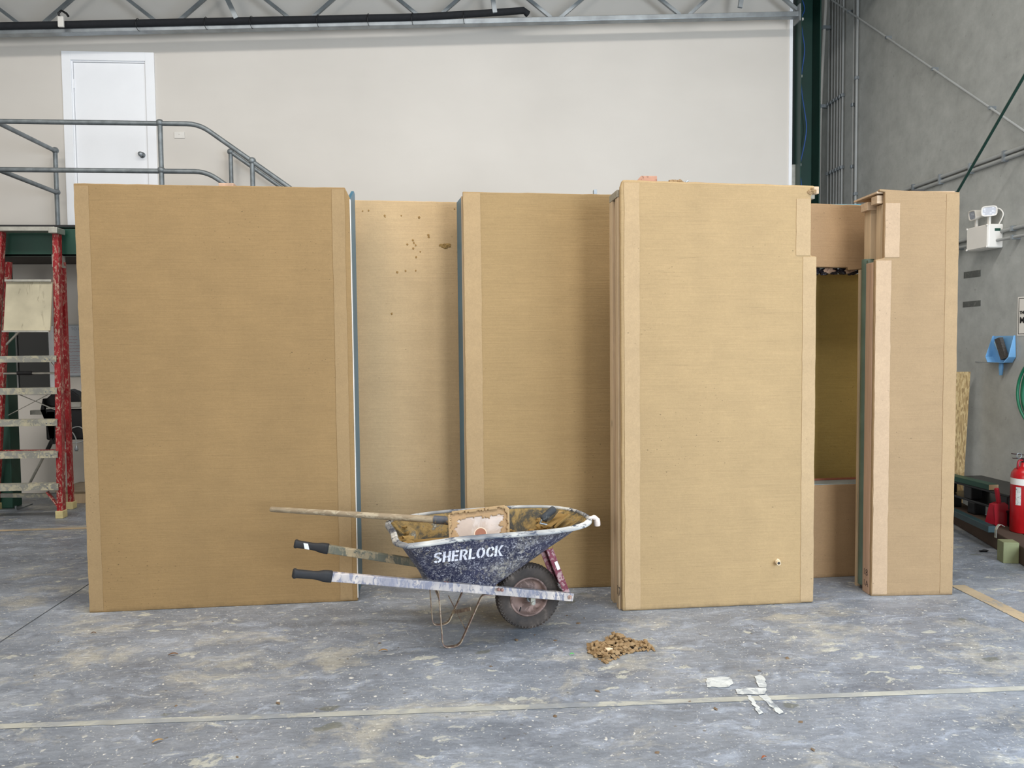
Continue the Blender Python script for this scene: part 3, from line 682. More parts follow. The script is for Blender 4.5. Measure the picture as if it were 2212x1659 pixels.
MB().box((.050,.17,2.151),(.095,.255,2.49)).build('stud', M['stud'], P6, .002)
MB().box((.020,.031,2.495),(w6-.01,.105,2.545)).build('top_plate', M['stud_x'], P6, .002)
MB().box((.022,.16,2.475),(w6-.01,.25,2.528)).build('top_plate', M['stud_x'], P6, .002)
MB().box((.012,.02,2.555),(w6-.02,.33,2.567)).build('ply_cap', M['stud_x'], P6, .001)
MB().box((w6-.025,.031,0),(w6-.005,.25,2.5)).build('stud', M['stud'], P6)
MB().box((.11,.10,0),(.12,.25,2.47)).build('infill_board', M['stud'], P6)
p = gy(2068, 737, 4.78)
MB().box((w6-.03,.18,p.z-.048),(w6+.045,.27,p.z+.048)).build('batten_end', M['stud_pink'], P6, .003)
mark(P6, '18', .062, .108, .115, -.0015); mark(P6, '1A', .058, .106, .045, -.0015)
# loose pieces on top of the panels
def top_of(px, py, Y): return gy(px, py, Y)
p = top_of(493, 397, 4.98)
tag(MB().box((p.x-.045,4.93,2.6255),(p.x+.045,5.0,2.648)).build('timber_offcut', M['stud_pink'], None, .002), 'thin pinkish timber offcut on top of the widest panel', 'offcut')
p = top_of(1396, 385, 4.62)
o = MB().hexa([(p.x-.075,4.585,2.597),(p.x+.058,4.585,2.597),(p.x+.058,4.66,2.597),(p.x-.03,4.66,2.597),(p.x-.04,4.585,2.634),(p.x+.058,4.585,2.634),(p.x+.058,4.66,2.634),(p.x-.03,4.66,2.634)]).build('timber_offcut', m_splat('clay_smeared_timber', srgb(172, 128, 104), srgb(124, 88, 68), .5, 22, .8), None, .004)
tag(o, 'clay-smeared timber offcut on top of the front panel', 'offcut')
p = top_of(1461, 388, 4.6)
o = MB(); 
for i in range(6): o.ball((p.x+(i-2.5)*.012, 4.60+.01*(i % 2), 2.602), .014, i*5.1, .9, 2, (1.2,1,.9))
tag(o.build('clay_lump', M['dry_clay']), 'small clay lump on the top edge of the front panel', 'clay')
p = top_of(1482, 388, 4.62)
tag(MB().tube([(p.x,4.62,2.59),(p.x,4.62,2.606),(p.x+.012,4.62,2.614)], .006, 8).build('bolt_end', M['gal']), 'small grey bolt end on top of the front panel, right of the clay lump', 'bolt')
p = top_of(1285, 415, 5.12)
tag(MB().box((p.x-.01,5.10,2.596),(p.x+.01,5.14,2.655)).build('bracket_end', M['gal']), 'small grey bracket end poking above the middle panel beside the front panel', 'bracket')
p = top_of(1920, 418, 4.72)
tag(MB().tube([(2.93,4.72,2.575),(3.0,4.70,2.575)], .013, 8).build('black_offcut', M['black_rubber']), 'short black rubber piece on top of the narrow panel', 'offcut')

# ================================================================== WHEELBARROW
BX, BY, BA = .419, 4.35, radians(10.5)
WB = thing('wheelbarrow', (BX, BY, 0), BA, 'splattered navy builder\'s wheelbarrow with white stencilled lettering and one wheel', 'wheelbarrow')
tray_m = NT('navy_tray_splattered', .45)
base = tray_m.ramp(tray_m.noise(6, 4), [(.3, srgb(30, 32, 52)), (.7, srgb(48, 50, 76))])
f1 = tray_m.noise(44, 10, .8, tray_m.map((1,1,.8)), .7); f2 = tray_m.noise(4, 4, .6)
k = tray_m.math('MULTIPLY', tray_m.ramp(f1, [(.51, 0.0), (.60, 1.0)]), tray_m.ramp(f2, [(.35, .25), (.62, 1.0)]))
c_ = tray_m.mix(tray_m.math('MULTIPLY', k, .8), base, tray_m.ramp(tray_m.noise(9, 3), [(.4, srgb(172, 172, 180)), (.65, srgb(188, 178, 152))]))
f3 = tray_m.noise(2.6, 3, .6, tray_m.map((1,1,1), loc=(3.3,0,1))); c_ = tray_m.mix(tray_m.math('MULTIPLY', tray_m.ramp(f3, [(.58, 0.0), (.72, .6)]), tray_m.ramp(f1, [(.4, 0.0), (.55, 1.0)])), c_, srgb(176, 170, 154))
f4 = tray_m.noise(95, 6, .8, None, .5); c_ = tray_m.mix(tray_m.math('MULTIPLY', tray_m.ramp(f4, [(.56, 0.0), (.62, .95)]), tray_m.ramp(f2, [(.3, .4), (.6, 1.0)])), c_, srgb(206, 206, 212))
tray_m.color(c_); tray_m.bump(f1, .2, .002)
rim_m = m_splat('splashed_rim', srgb(58, 66, 82), srgb(206, 204, 196), .58, 18, .5, 0, 7, (.5,1,1))
lin = NT('clayed_lining', .75)
lf = lin.noise(9, 8, .72, None, .5); lin.color(lin.ramp(lf, [(.34, srgb(36, 38, 44)), (.44, srgb(74, 68, 52)), (.50, srgb(124, 102, 58)), (.58, srgb(150, 124, 72)), (.64, srgb(96, 92, 80)), (.72, srgb(176, 174, 162))])); lin.bump(lf, .6, .01)
top = [(-.755,0),(-.762,.20),(-.735,.29),(-.66,.325),(-.2,.328),(.07,.318),(.235,.25),(.325,.13),(.345,0)]
bot = [(-.625,0),(-.625,.12),(-.612,.165),(-.57,.18),(-.42,.18),(-.28,.18),(-.225,.16),(-.205,.10),(-.20,0)]
def full(h): return [(u,-v) for u, v in h] + [(u,v) for u, v in h[-2:0:-1]]
tp_ = smooth_path([(u,v,0) for u, v in full(top)], 5, True); bt_ = smooth_path([(u,v,0) for u, v in full(bot)], 5, True)
NR = len(tp_)
wtop = lambda u: .633 - .075*max(0.0, -.45-u)
wbot = lambda u: .392 - .19*(u+.62)
def ring(t, inset=0.0):
    out = []
    for a_, b_ in zip(tp_, bt_):
        p = Vector((b_.x, b_.y, wbot(b_.x))).lerp(Vector((a_.x, a_.y, wtop(a_.x))), t)
        if inset: c = Vector((-.28, 0, p.z)); dd = (p-c); p = p - dd.normalized()*inset
        out.append(p)
    return out
def loft(rings, cap_first=False, cap_last=False, smooth=True):
    n = len(rings[0]); vs = [v for r in rings for v in r]
    fs = [(n*i+k, n*i+(k+1)%n, n*i+n+(k+1)%n, n*i+n+k) for i in range(len(rings)-1) for k in range(n)]
    if cap_first: fs.append(tuple(range(n))[::-1])
    if cap_last: fs.append(tuple(n*(len(rings)-1)+k for k in range(n)))
    return vs, fs
base_ring = [p + Vector((0,0,-.028)) - (p-Vector((-.41,0,p.z)))*.04 for p in ring(0)]
vs, fs = loft([base_ring, ring(0), ring(.06), ring(.3), ring(.6), ring(.85), ring(1)], True)
MB().add(vs, fs, True).build('tray', tray_m.m, WB)
bvh = BVHTree.FromPolygons([Vector(v) for v in vs], fs)
vs, fs = loft([[p+Vector((0,0,.006)) for p in ring(0,.006)], ring(.3,.006), ring(.6,.006), [p+Vector((0,0,-.003)) for p in ring(1,.006)]], True)
MB().add(vs, fs, True).build('tray_lining', lin.m, WB)
b = MB(); r1 = ring(1); b.tube(r1, .0105, 10, True)
ro = []
for i, p in enumerate(r1):
    t = (r1[(i+1)%NR]-r1[i-1]).normalized(); nrm = Vector((t.y, -t.x, 0)); 
    if nrm.dot(p-Vector((-.28,0,p.z))) < 0: nrm = -nrm
    ro.append(nrm)
vs = []
for p, q in zip(r1, ro): vs += [p+Vector((0,0,.006)), p+q*.022+Vector((0,0,.002)), p+q*.024-Vector((0,0,.012)), p+q*.018-Vector((0,0,.014))]
n = NR; fs = [(4*i+k, 4*((i+1)%n)+k, 4*((i+1)%n)+k+1, 4*i+k+1) for i in range(n) for k in range(3)]
b.add(vs, fs, True); b.build('tray_rim', rim_m, WB)
tipz = wtop(.345)
MB().tube(smooth_path([(.335,-.10,tipz-.002),(.372,-.095,tipz+.002),(.392,-.09,tipz-.014),(.396,-.09,tipz-.05)], 4), [.010]*4+[.014]*4+[.019]*4+[.017], 12).build('lip_bumper', m_plain('pale_dried_render', srgb(214, 198, 186), .8, 0, .06, 20, .2), WB)
# rails
RA, RB = Vector((-1.29,-.30,.513)), Vector((.235,-.112,.190))
rail_m = m_splat('splashed_steel_rail', srgb(126, 126, 138), srgb(216, 204, 192), .55, 24, .5, .1, 6, (1.6,1,.7))
rail_m2 = m_splat('splashed_grey_rail', srgb(100, 102, 90), srgb(184, 166, 134), .5, 20, .6, 0, 5, (1.4,1,.7))
for sgn, mm in ((1, rail_m), (-1, rail_m2)):
    a_ = Vector((RA.x, RA.y*sgn, RA.z)); b_ = Vector((RB.x, RB.y*sgn, RB.z))
    a2 = a_.lerp(b_, .10)
    rl = MB().bar(a2, b_, .032, .046).build('rail', mm, WB, .004)
    dv = (b_-a_).normalized(); sd = dv.cross(Vector((0,0,1))).normalized(); up_ = sd.cross(dv)
    def ringr(c, ww, hh, n=20):
        out = []
        for k in range(n):
            t = 2*pi*k/n; cx = abs(cos(t))**.6*(1 if cos(t) > 0 else -1); sx = abs(sin(t))**.6*(1 if sin(t) > 0 else -1)
            out.append(c + sd*cx*ww + up_*sx*hh)
        return out
    prof = [(0,.017,.019),(.004,.021,.0235),(.012,.0215,.0245),(.02,.0185,.021),(.06,.018,.0205),(.10,.018,.020),(.125,.019,.022),(.15,.021,.028),(.17,.022,.0295),(.192,.022,.0295),(.193,.019,.026)]
    rings = [ringr(a_+dv*s_, w_, h_) for s_, w_, h_ in prof]
    vs, fs = loft(rings, True, True); g_ = MB().add(vs, fs, True).build('grip', M['black_rubber'], WB)
    if sgn == -1:
        pts = [a_+dv*x_ - sd*0 for x_ in (.055,.085)]
        cpos = a_+dv*.07; st_ = MB()
        st_.hexa([cpos+dv*x_+sd*y_+up_*z_ for z_ in (-.016,.016) for x_, y_ in ((-.013-z_*.4,.0185),(.013-z_*.4,.0185),(.013-z_*.4,.0195),(-.013-z_*.4,.0195))])
        st_.build('price_label', m_splat('white_blue_label', srgb(226, 230, 236), srgb(80, 150, 190), .3, 20, .5), g_)
# nose brackets, bolts, cross plate
bolt_m = m_splat('crusted_bolt', srgb(120, 60, 60), srgb(214, 190, 170), .6, 30, .7)
for sgn in (1, -1):
    y = RB.y*sgn
    b = MB(); b.lathe([(0,.016),(.007,.016),(.007,.008),(.013,.008),(.013,0)], (.212, y-.017*sgn, .197), (0,-sgn,0), 8, False)
    b.build('rail_bolt', bolt_m, WB, .001)
    b = MB()
    for u_ in (-.515,-.50,-.22,-.20): b.ball((u_, -.19*sgn - .012*sgn, .372-.21*(u_+.55)), .010, u_*9, .4, 2)
    b.build('tray_bolts', bolt_m, WB)
MB().box((.20,-.10,.172),(.232,.10,.205)).build('front_crossbar', rail_m, WB, .003)
# braces from the nose of the tray to the front of the rails
br_m = m_splat('maroon_brace', srgb(112, 38, 54), srgb(196, 168, 164), .49, 34, .55, 0, 5)
for sgn in (1, -1):
    v0, v1 = -.105*sgn, -.10*sgn
    pa, pb = Vector((.102, v0, .478)), Vector((.205, v1, .212))
    bb = MB().bar(pa, pb, .006, .036, (1,0,0)); bb.bar(pa+Vector((.016,.015*sgn,.0)), pb+Vector((.014,.015*sgn,0)), .036, .005, (1,0,0))
    o = bb.build('brace', br_m, WB, .001)
    if sgn == 1:
        c = pa.lerp(pb, .38)+Vector((.006,-.0045,0)); dd = (pb-pa).normalized(); ss = Vector((dd.z,0,-dd.x))
        MB().prism([c-dd*.026-ss*.009, c+dd*.026-ss*.009, c+dd*.026+ss*.009, c-dd*.026+ss*.009], (0,-.001,0)).build('maker_label', M['white_plastic'], o)
    MB().bar((.205, v1*.9, .25), (.232, v1*.95, .205), .004, .006).build('tie_wire', M['gal'], WB)
# legs: bent flat bar
leg_m = m_splat('rusty_leg', srgb(122, 100, 88), srgb(182, 166, 140), .5, 24, .6, .1, 6)
def rz(u): return .513-.19-.0*u
railbot = lambda u: RA.z + (RB.z-RA.z)*(u-RA.x)/(RB.x-RA.x) - .026
for sgn in (1, -1):
    y = -.172*sgn
    pts = arc_path([(-.60,y,railbot(-.60)),(-.545,y,railbot(-.545)-.002),(-.525,y,.004),(-.435,y,.004),(-.305,y,railbot(-.305)-.004),(-.25,y,railbot(-.25))], .035, 6)
    b = MB().strap(pts, .024, .005, (0,1,0)); b.build('leg', leg_m, WB)
b = MB(); 
b.bar((-.41,.172,.07), (-.37,-.172,.20), .020, .003, (1,0,0)); b.bar((-.40,-.172,.09), (-.43,.172,.17), .004, .004, (1,0,0))
b.build('leg_cross_brace', leg_m, WB)
MB().bar((-.545,-.172,.285),(-.535,.172,.285), .02, .004, (1,0,0)).build('leg_cross_brace', leg_m, WB)
# wheel
WR = .187
wc = Vector((.0, 0, WR))
ty = NT('dusty_tyre', .9); tn = ty.noise(9, 5, .6); ty.color(ty.ramp(tn, [(.3, srgb(44, 41, 40)), (.58, srgb(74, 66, 60)), (.74, srgb(120, 108, 98))])); ty.bump(ty.noise(60,3), .2, .003)
prof = [(.107,-.028),(.115,-.036),(.13,-.044),(.15,-.047),(.168,-.044),(.180,-.034),(.184,-.020),(.185,0),(.184,.020),(.180,.034),(.168,.044),(.15,.047),(.13,.044),(.115,.036),(.107,.028)]
MB().lathe(prof, wc, (0,1,0), 64).build('tyre', ty.m, WB)
b = MB()
for k in range(54):
    for row, (yy, rr_, off) in enumerate(((-.032,.1805,0),(-.011,.1848,.5),(.011,.1848,0),(.032,.1805,.5))):
        t = 2*pi*(k+off)/54; c = wc + Vector((cos(t)*rr_, yy, sin(t)*rr_)); tx = Vector((-sin(t),0,cos(t))); nr = Vector((cos(t),0,sin(t))); sk = tx*.8+Vector((0,.5 if row % 2 else -.5,0))
        b.bar(c-sk*.0062-nr*.004, c+sk*.0062-nr*.004, .012, .012, nr)
for k in range(54):
    for sg_ in (-1, 1):
        t = 2*pi*(k+.25)/54; nr = Vector((cos(t),0,sin(t))); c = wc + nr*.171 + Vector((0,sg_*.043,0)); b.bar(c-nr*.007, c+nr*.007, .007, .004, (0,1,0))
b.build('tread_blocks', ty.m, WB)
rim2 = m_splat('pinkish_dusty_rim', srgb(104, 84, 76), srgb(168, 142, 132), .52, 11, .7, .1, 6)
MB().lathe([(.112,-.030),(.114,-.036),(.108,-.039),(.102,-.034),(.098,-.012),(.088,-.002),(.055,-.004),(.034,-.022),(.034,-.030),(.0,-.030)], wc, (0,1,0), 48).build('wheel_rim', rim2, WB)
MB().lathe([(.112,.030),(.114,.036),(.108,.039),(.102,.034),(.098,.012),(.088,.002),(.055,.004),(.034,.022),(.034,.030),(.0,.030)], wc, (0,1,0), 48).build('wheel_rim', rim2, WB)
b = MB(); b.tube([(0,-.115,WR-.006),(0,.115,WR-.006)], .009, 12); b.tube([(0,-.05,WR-.006),(0,.05,WR-.006)], .017, 16); b.build('axle', M['gal'], WB)
for sgn in (1, -1):
    y = -.112*sgn; u0 = .0; zz = railbot(0)+.0
    b = MB(); b.box((-.014,y-.006,WR-.018),(.014,y+.006,zz)); b.tube([(0,y-.014,WR-.008),(0,y+.012,WR-.008)], .011, 6); b.build('axle_bracket', M['alu_dirty'], WB, .002)
MB().tube([(-.05,-.034,WR-.055),(-.062,-.052,WR-.07)], .004, 8).build('valve', M['black_rubber'], WB)
# stencilled word: letters as separate strokes with the bridges of a stencil
def poly_arc(cx, cz, rx, rz_, a0, a1, th, n=10):
    o1 = [(cx+rx*cos(radians(a0+(a1-a0)*i/n)), cz+rz_*sin(radians(a0+(a1-a0)*i/n))) for i in range(n+1)]
    o2 = [(cx+(rx-th)*cos(radians(a0+(a1-a0)*i/n)), cz+(rz_-th*.9)*sin(radians(a0+(a1-a0)*i/n))) for i in range(n+1)]
    return [[o1[i], o1[i+1], o2[i+1], o2[i]] for i in range(n)]
def R_(x0,z0,x1,z1): return [[(x0,z0),(x1,z0),(x1,z1),(x0,z1)]]
LET = {
 'S': (.62, poly_arc(.31,.73,.31,.27,20,88,.19)+poly_arc(.31,.73,.31,.27,98,235,.19)+[[(.06,.62),(.27,.68),(.62,.38),(.40,.33)]]+[[(.18,.54),(.27,.66),(.54,.46),(.40,.36)]]+poly_arc(.31,.27,.31,.27,-82,45,.19)+poly_arc(.31,.27,.31,.27,200,262,.19)),
 'H': (.60, R_(0,0,.19,1)+R_(.41,0,.60,1)+R_(.19,.42,.28,.58)+R_(.32,.42,.41,.58)),
 'E': (.52, R_(0,0,.19,1)+R_(.24,.83,.52,1)+R_(.19,.42,.46,.58)+R_(.24,0,.52,.17)),
 'R': (.62, R_(0,0,.19,1)+R_(.22,.84,.34,1)+poly_arc(.32,.72,.27,.28,-90,80,.17)+[[(.22,.44),(.40,.48),(.63,0),(.43,0)]]),
 'L': (.50, R_(0,0,.19,1)+R_(.24,0,.50,.17)),
 'O': (.68, poly_arc(.34,.5,.34,.5,97,263,.19,14)+poly_arc(.34,.5,.34,.5,-83,83,.19,14)),
 'C': (.60, poly_arc(.33,.5,.33,.5,97,263,.19,14)+poly_arc(.33,.5,.33,.5,20,83,.19)+poly_arc(.33,.5,.33,.5,-83,-25,.19)),
 'K': (.62, R_(0,0,.19,1)+[[(.24,.52),(.42,1),(.64,1),(.36,.52)],[(.24,.52),(.36,.52),(.64,0),(.42,0)]]),
}
sten = MB(); xcur = 0.0; tot = sum(LET[c][0]+.085 for c in 'SHERLOCK')
U_0, U_1, Wd0, Wd1, HT = -.583, -.208, .4885, .503, .0665
for ch in 'SHERLOCK':
    wd, polys = LET[ch]
    for q in polys:
        # split each stroke so that it follows the side of the tray
        a_, b_, c_, d_ = [Vector((*p, 0)) for p in q]; N = 3
        grid = []
        for i in range(N+1):
            for j in range(N+1):
                p = a_.lerp(b_, i/N).lerp(d_.lerp(c_, i/N), j/N); uu = (xcur+p.x)/tot; U_ = U_0+(U_1-U_0)*uu; W_ = Wd0+(Wd1-Wd0)*uu + p.y*HT
                hit = bvh.ray_cast(Vector((U_, -1, W_)), Vector((0,1,0)))[0]
                grid.append((hit if hit else Vector((U_,-.28,W_))) + Vector((0,-.0012,.0005)))
        sten.add(grid, [(i*(N+1)+j, (i+1)*(N+1)+j, (i+1)*(N+1)+j+1, i*(N+1)+j+1) for i in range(N) for j in range(N)])
    xcur += wd+.085
sten.build('stencilled_lettering', m_splat('worn_white_stencil', srgb(226, 225, 232), srgb(120, 112, 116), .44, 60, .6, 0, 20), WB)
# clay left in the tray
cl = MB(); rings = []; base_t = [.50, .52, .50, .42]
for s_ in (1.0, .86, .7, .5, .3, .12):
    rr_ = []
    for k, p in enumerate(ring(.50, .028)):
        c = Vector((-.30, 0, p.z)); q = c.lerp(p, s_); hz = p.z - .012 + .035*noise.noise(Vector((q.x*5, q.y*5, 1.3))) + .022*noise.noise(Vector((q.x*15, q.y*15, 4))) + (.02 if q.x > 0 else 0)
        rr_.append(Vector((q.x, q.y, (hz if s_ < .9 else p.z))))
    rings.append(rr_)
vs, fs = loft(rings, False, True)
o = cl.add(vs, fs, True).build('clay_mix', M['wet_clay']); o.location = (BX, BY, 0); o.rotation_euler = (0,0,BA)
tag(o, 'ochre wet clay lying in the bottom of the wheelbarrow tray', 'clay', None, 'stuff')
b = MB(); rr0 = random.Random(5)
for i in range(34):
    t = rr0.uniform(.60,.82); k = rr0.randrange(NR); p = ring(t, .035)[k]
    if p.x < -.45 or (p.y > .05) or p.x > 0: b.ball(p, rr0.uniform(.012,.03), i*3.3, .8, 2, (1.3,.9,.7))
o = b.build('clay_smears', M['wet_clay']); o.location = (BX, BY, 0); o.rotation_euler = (0,0,BA)
tag(o, 'clay clods stuck to the inner sides of the wheelbarrow tray', 'clay', None, 'stuff')

# ================================================================== SHOVEL, TROWEL
def pz(px, py, Z): return CP + ray(px, py)*Z
h0, h1 = pz(585, 1100, 4.62), pz(962, 1124, 4.37)
SHV = thing('shovel', h1, 0, 'square-mouth shovel lying in the wheelbarrow, its clay-crusted blade turned to the viewer', 'shovel')
Ls = lambda v: Vector(v)-h1
wood = m_splat('worn_shovel_handle', srgb(140, 124, 100), srgb(186, 172, 146), .5, 30, .7, 0, 6, (.3,1,1))
d_ = (h0-h1)
MB().tube([Ls(h1+d_*t) for t in (1.004,1.0,.995,.6,.25,.0)], [.008,.0145,.0165,.0175,.0195,.021], 16).build('handle', wood, SHV)
h2 = pz(1008, 1136, 4.36)
MB().tube([Ls(h1+d_*.06), Ls(h1), Ls(h1.lerp(h2,.55)), Ls(h2)], [.024,.024,.02,.016], 16).build('socket', m_splat('clayed_socket', srgb(80, 84, 92), srgb(160, 136, 96), .45, 20, .6), SHV)
q00, q10, q11, q01 = pz(971, 1196, 4.20), pz(1101, 1188, 4.18), pz(1100, 1091, 4.30), pz(967, 1107, 4.32)
nrmb = (q10-q00).cross(q01-q00).normalized()
if nrmb.dot(CP-q00) < 0: nrmb = -nrmb
def bp(s_, t_, off=0.0):
    # rounded corners at the top
    p = q00.lerp(q10, s_).lerp(q01.lerp(q11, s_), t_); cur = .014*(1-(2*t_-1)**2)
    return Ls(p + nrmb*(off - cur))
def corner_ok(s_, t_):
    for cs, ct in ((0,1),(1,1)):
        dx = abs(s_-cs)*.33; dz = abs(t_-ct)*.24; r_c = .035
        if dx < r_c and dz < r_c and (r_c-dx)**2+(r_c-dz)**2 > r_c**2: return False
    return True
NS, NTt = 56, 40
def sheet(name, m, off, mask, thick, parent=SHV, disp=None):
    vs = {}; mb = MB(); V = []; Fc = []
    def vid(i, j):
        if (i, j) not in vs:
            vs[(i, j)] = len(V); s_, t_ = i/NS, j/NTt; V.append(bp(s_, t_, off + (disp(s_, t_) if disp else 0)))
        return vs[(i, j)]
    for i in range(NS):
        for j in range(NTt):
            s_, t_ = (i+.5)/NS, (j+.5)/NTt
            if corner_ok(s_, t_) and mask(s_, t_): Fc.append((vid(i,j), vid(i+1,j), vid(i+1,j+1), vid(i,j+1)))
    mb.add(V, Fc, True); o_ = mb.build(name, m, parent)
    sm = o_.modifiers.new('solid', 'SOLIDIFY'); sm.thickness = thick; sm.offset = 0
    return o_
sheet('blade', m_splat('dusty_blade_steel', srgb(176, 160, 148), srgb(206, 194, 186), .5, 9, .6, .15, 5), 0, lambda s_, t_: True, .003)
def edge_d(s_, t_): return min(s_*.33, (1-s_)*.33, (1-t_)*.24)
sheet('clay_film', m_clay('shovel_clay_film', srgb(160, 132, 98), 13, .2, True, False), .0028,
      lambda s_, t_: edge_d(s_, t_) < .046 + .020*noise.noise(Vector((s_*7, t_*6, 2))) + .014*noise.noise(Vector((s_*22, t_*18, 5))), .0025)
sheet('clay_crust', m_clay('shovel_clay_crust', srgb(160, 134, 98), 15, .1, True, False), .0075,
      lambda s_, t_: edge_d(s_, t_) < .014 + .014*noise.noise(Vector((s_*9, t_*8, 7))) + .008*noise.noise(Vector((s_*31, t_*24, 3))), .007,
      disp=lambda s_, t_: .004*noise.noise(Vector((s_*30, t_*22, 9))))
# round label on the blade
cs, ct = .52, .43
def lab(r0, r1, off, n=40):
    V = []; 
    for k in range(n):
        a_ = 2*pi*k/n
        for r in (r0, r1): V.append(bp(cs+r*cos(a_)/.33, ct+r*sin(a_)/.24, off))
    return V, [(2*k, 2*((k+1)%n), 2*((k+1)%n)+1, 2*k+1) for k in range(n)]
V, Fc = lab(.001, .030, .0022); MB().add(V, Fc).build('label_disc', m_plain('orange_brown_label', srgb(150, 98, 76), .6), SHV)
V, Fc = lab(.030, .035, .0024); MB().add(V, Fc).build('label_ring', m_plain('cream_label_ring', srgb(220, 200, 178), .6), SHV)
# trowel with a dark grip
t0, t1 = pz(1172, 1121, 4.47), pz(1197, 1099, 4.50)
TRW = thing('hand_trowel', t0, 0, 'hand trowel with a dark soft grip sticking up at the nose of the wheelbarrow tray', 'trowel')
Lt = lambda v: Vector(v)-t0
dd = (t1-t0)
MB().tube([Lt(t0+dd*x) for x in (-.06,-.02,.1,.5,.85,1.0,1.06)], [.012,.019,.022,.021,.022,.020,.012], 16).build('grip', m_splat('dusty_grip', srgb(52, 56, 60), srgb(120, 122, 120), .45, 40, .8), TRW)
MB().tube([Lt(t0-dd*.05), Lt(t0-dd*.25+Vector((.0,0,-.01))), Lt(pz(1182, 1134, 4.47))], .007, 8).build('tang', M['gal'], TRW)
c0, c1, c2, c3 = pz(1176,1137,4.46), pz(1190,1139,4.40), pz(1224,1113,4.52), pz(1208,1109,4.58)
MB().prism([Lt(c0), Lt(c1), Lt(c2), Lt(c3)], (0,0,.003)).build('blade', M['wet_clay'], TRW)
def stick(p, q, w_, h_, m, name, lb, cat):
    t = MB().bar(Vector((0,0,0)), q-p, w_, h_).build(name, m, None, .003); t.location = p; tag(t, lb, cat)
ocw = m_splat('clayed_wood', srgb(150, 122, 76), srgb(110, 92, 60), .45, 16, .8, 0, 6, (.4,1,1))
stick(pz(1186, 1140, 4.52), pz(1213, 1106, 4.64), .03, .018, ocw, 'wooden_stick', 'clay-coated wooden stick right beside the dark trowel grip', 'stick')
stick(pz(1196, 1139, 4.44), pz(1229, 1111, 4.46), .035, .014, M['wet_clay'], 'wooden_float', 'clay-coated wooden float leaning on the front rim of the wheelbarrow', 'float')

# ================================================================== CLAY ON THE FLOOR
poly = [gf(*p) for p in ((1267,1401),(1272,1392),(1290,1391),(1307,1391),(1310,1381),(1324,1374),(1340,1376),(1356,1384),(1378,1388),(1404,1394),(1416,1408),(1392,1406),(1362,1411),(1340,1421),(1318,1428),(1308,1436),(1290,1424),(1272,1411))]
def inside(x, y):
    c = False; n = len(poly)
    for i in range(n):
        a_, b_ = poly[i], poly[(i+1) % n]
        if (a_.y > y) != (b_.y > y) and x < (b_.x-a_.x)*(y-a_.y)/(b_.y-a_.y)+a_.x: c = not c
    return c
xs = [p.x for p in poly]; ys = [p.y for p in poly]
ra = random.Random(11); b = MB(); cnt = 0
while cnt < 420:
    x, y = ra.uniform(min(xs), max(xs)), ra.uniform(min(ys), max(ys))
    if not inside(x, y): continue
    lay = cnt % 3; r = ra.choice((.006,.008,.010,.013,.018)) if lay < 2 else ra.choice((.005,.009,.014))
    ok = all(inside(x+dx, y+dy) for dx, dy in ((.02,0),(-.02,0),(0,.02),(0,-.02)))
    z = r*.45 + (lay*.010 if ok else 0)
    sc = (ra.uniform(.7,1.4), ra.uniform(.7,1.4), ra.uniform(.45,.9))
    b.ball((x, y, z), r, ra.random()*90, 1.0, 1, sc); cnt += 1
tag(b.build('clay_rubble', M['dry_clay']), 'small heap of broken dry clay on the floor right of the wheelbarrow wheel', 'rubble', None, 'stuff')
p = gf(1315, 1415); tag(MB().ball((p.x, p.y, .032), .019, 4.4, .5, 1, (1.1,.8,.5)).build('pale_stone', m_plain('pale_stone', srgb(212, 188, 156), .8)), 'pale flat stone on top of the clay rubble heap', 'stone')
chips = [(1225,1330),(1250,1347),(1262,1335),(1155,1372),(1200,1384),(1290,1494),(1490,1516),(1545,1532),(1640,1450),(1700,1422),(1730,1560),(380,1525),(1755,1620),(512,1636),(600,1520),(1115,1383),(1420,1626),(1200,1548),(820,1390),(1060,1440)]
proto = None
for i, (px, py) in enumerate(chips):
    q = gf(px, py)
    if proto is None:
        proto = MB().ball((0,0,.003), .009, 2.2, 1.0, 1, (1.3,1,.4)).build('clay_chip', m_plain('dry_clay_chip', srgb(112, 92, 70), .85, 0, .2, 30)); o = proto
        tag(o, 'tiny loose chip of dry brown clay lying on the bare concrete floor', 'clay chip', 'loose clay chips on the floor')
    else: o = proto.copy(); C.objects.link(o)
    o.location = (q.x, q.y, 0); o.rotation_euler = (0,0,ra.uniform(0,6)); k = ra.uniform(.5,1.2); o.scale = (k,k,k)
def leaf(px, py, L_, col, rz_, lb):
    q = gf(px, py); n = 8; vs = []
    for i in range(n+1):
        t = i/n; wv = .32*L_*sin(pi*t)**.8; zz = .004+.006*sin(pi*t)
        vs += [((t-.5)*L_, -wv*.5, zz+.003), ((t-.5)*L_, 0, zz), ((t-.5)*L_, wv*.5, zz+.003)]
    fs = [(3*i+k, 3*i+3+k, 3*i+4+k, 3*i+1+k) for i in range(n) for k in range(2)]
    o = MB().add(vs, fs, True).build('dry_leaf', m_plain('leaf_'+str(px), col, .7, 0, .2, 40)); o.location = (q.x, q.y, 0); o.rotation_euler = (0,0,rz_)
    sm = o.modifiers.new('solid', 'SOLIDIFY'); sm.thickness = .001
    tag(o, lb, 'leaf')
leaf(340, 1604, .045, srgb(180, 140, 84), .6, 'tan dry leaf on the lower left foreground floor, below the cream line')
leaf(374, 1416, .05, srgb(120, 84, 54), .3, 'brown dry leaf on the floor below the widest panel')
leaf(202, 1370, .03, srgb(110, 80, 56), .1, 'small brown dry leaf on the floor near the lower left corner of the widest panel')
leaf(828, 1408, .05, srgb(170, 130, 80), .1, 'tan dry leaf on the floor left of the wheelbarrow legs')
leaf(1650, 1640, .03, srgb(150, 84, 50), .5, 'reddish dry leaf at the lower right foreground of the floor')
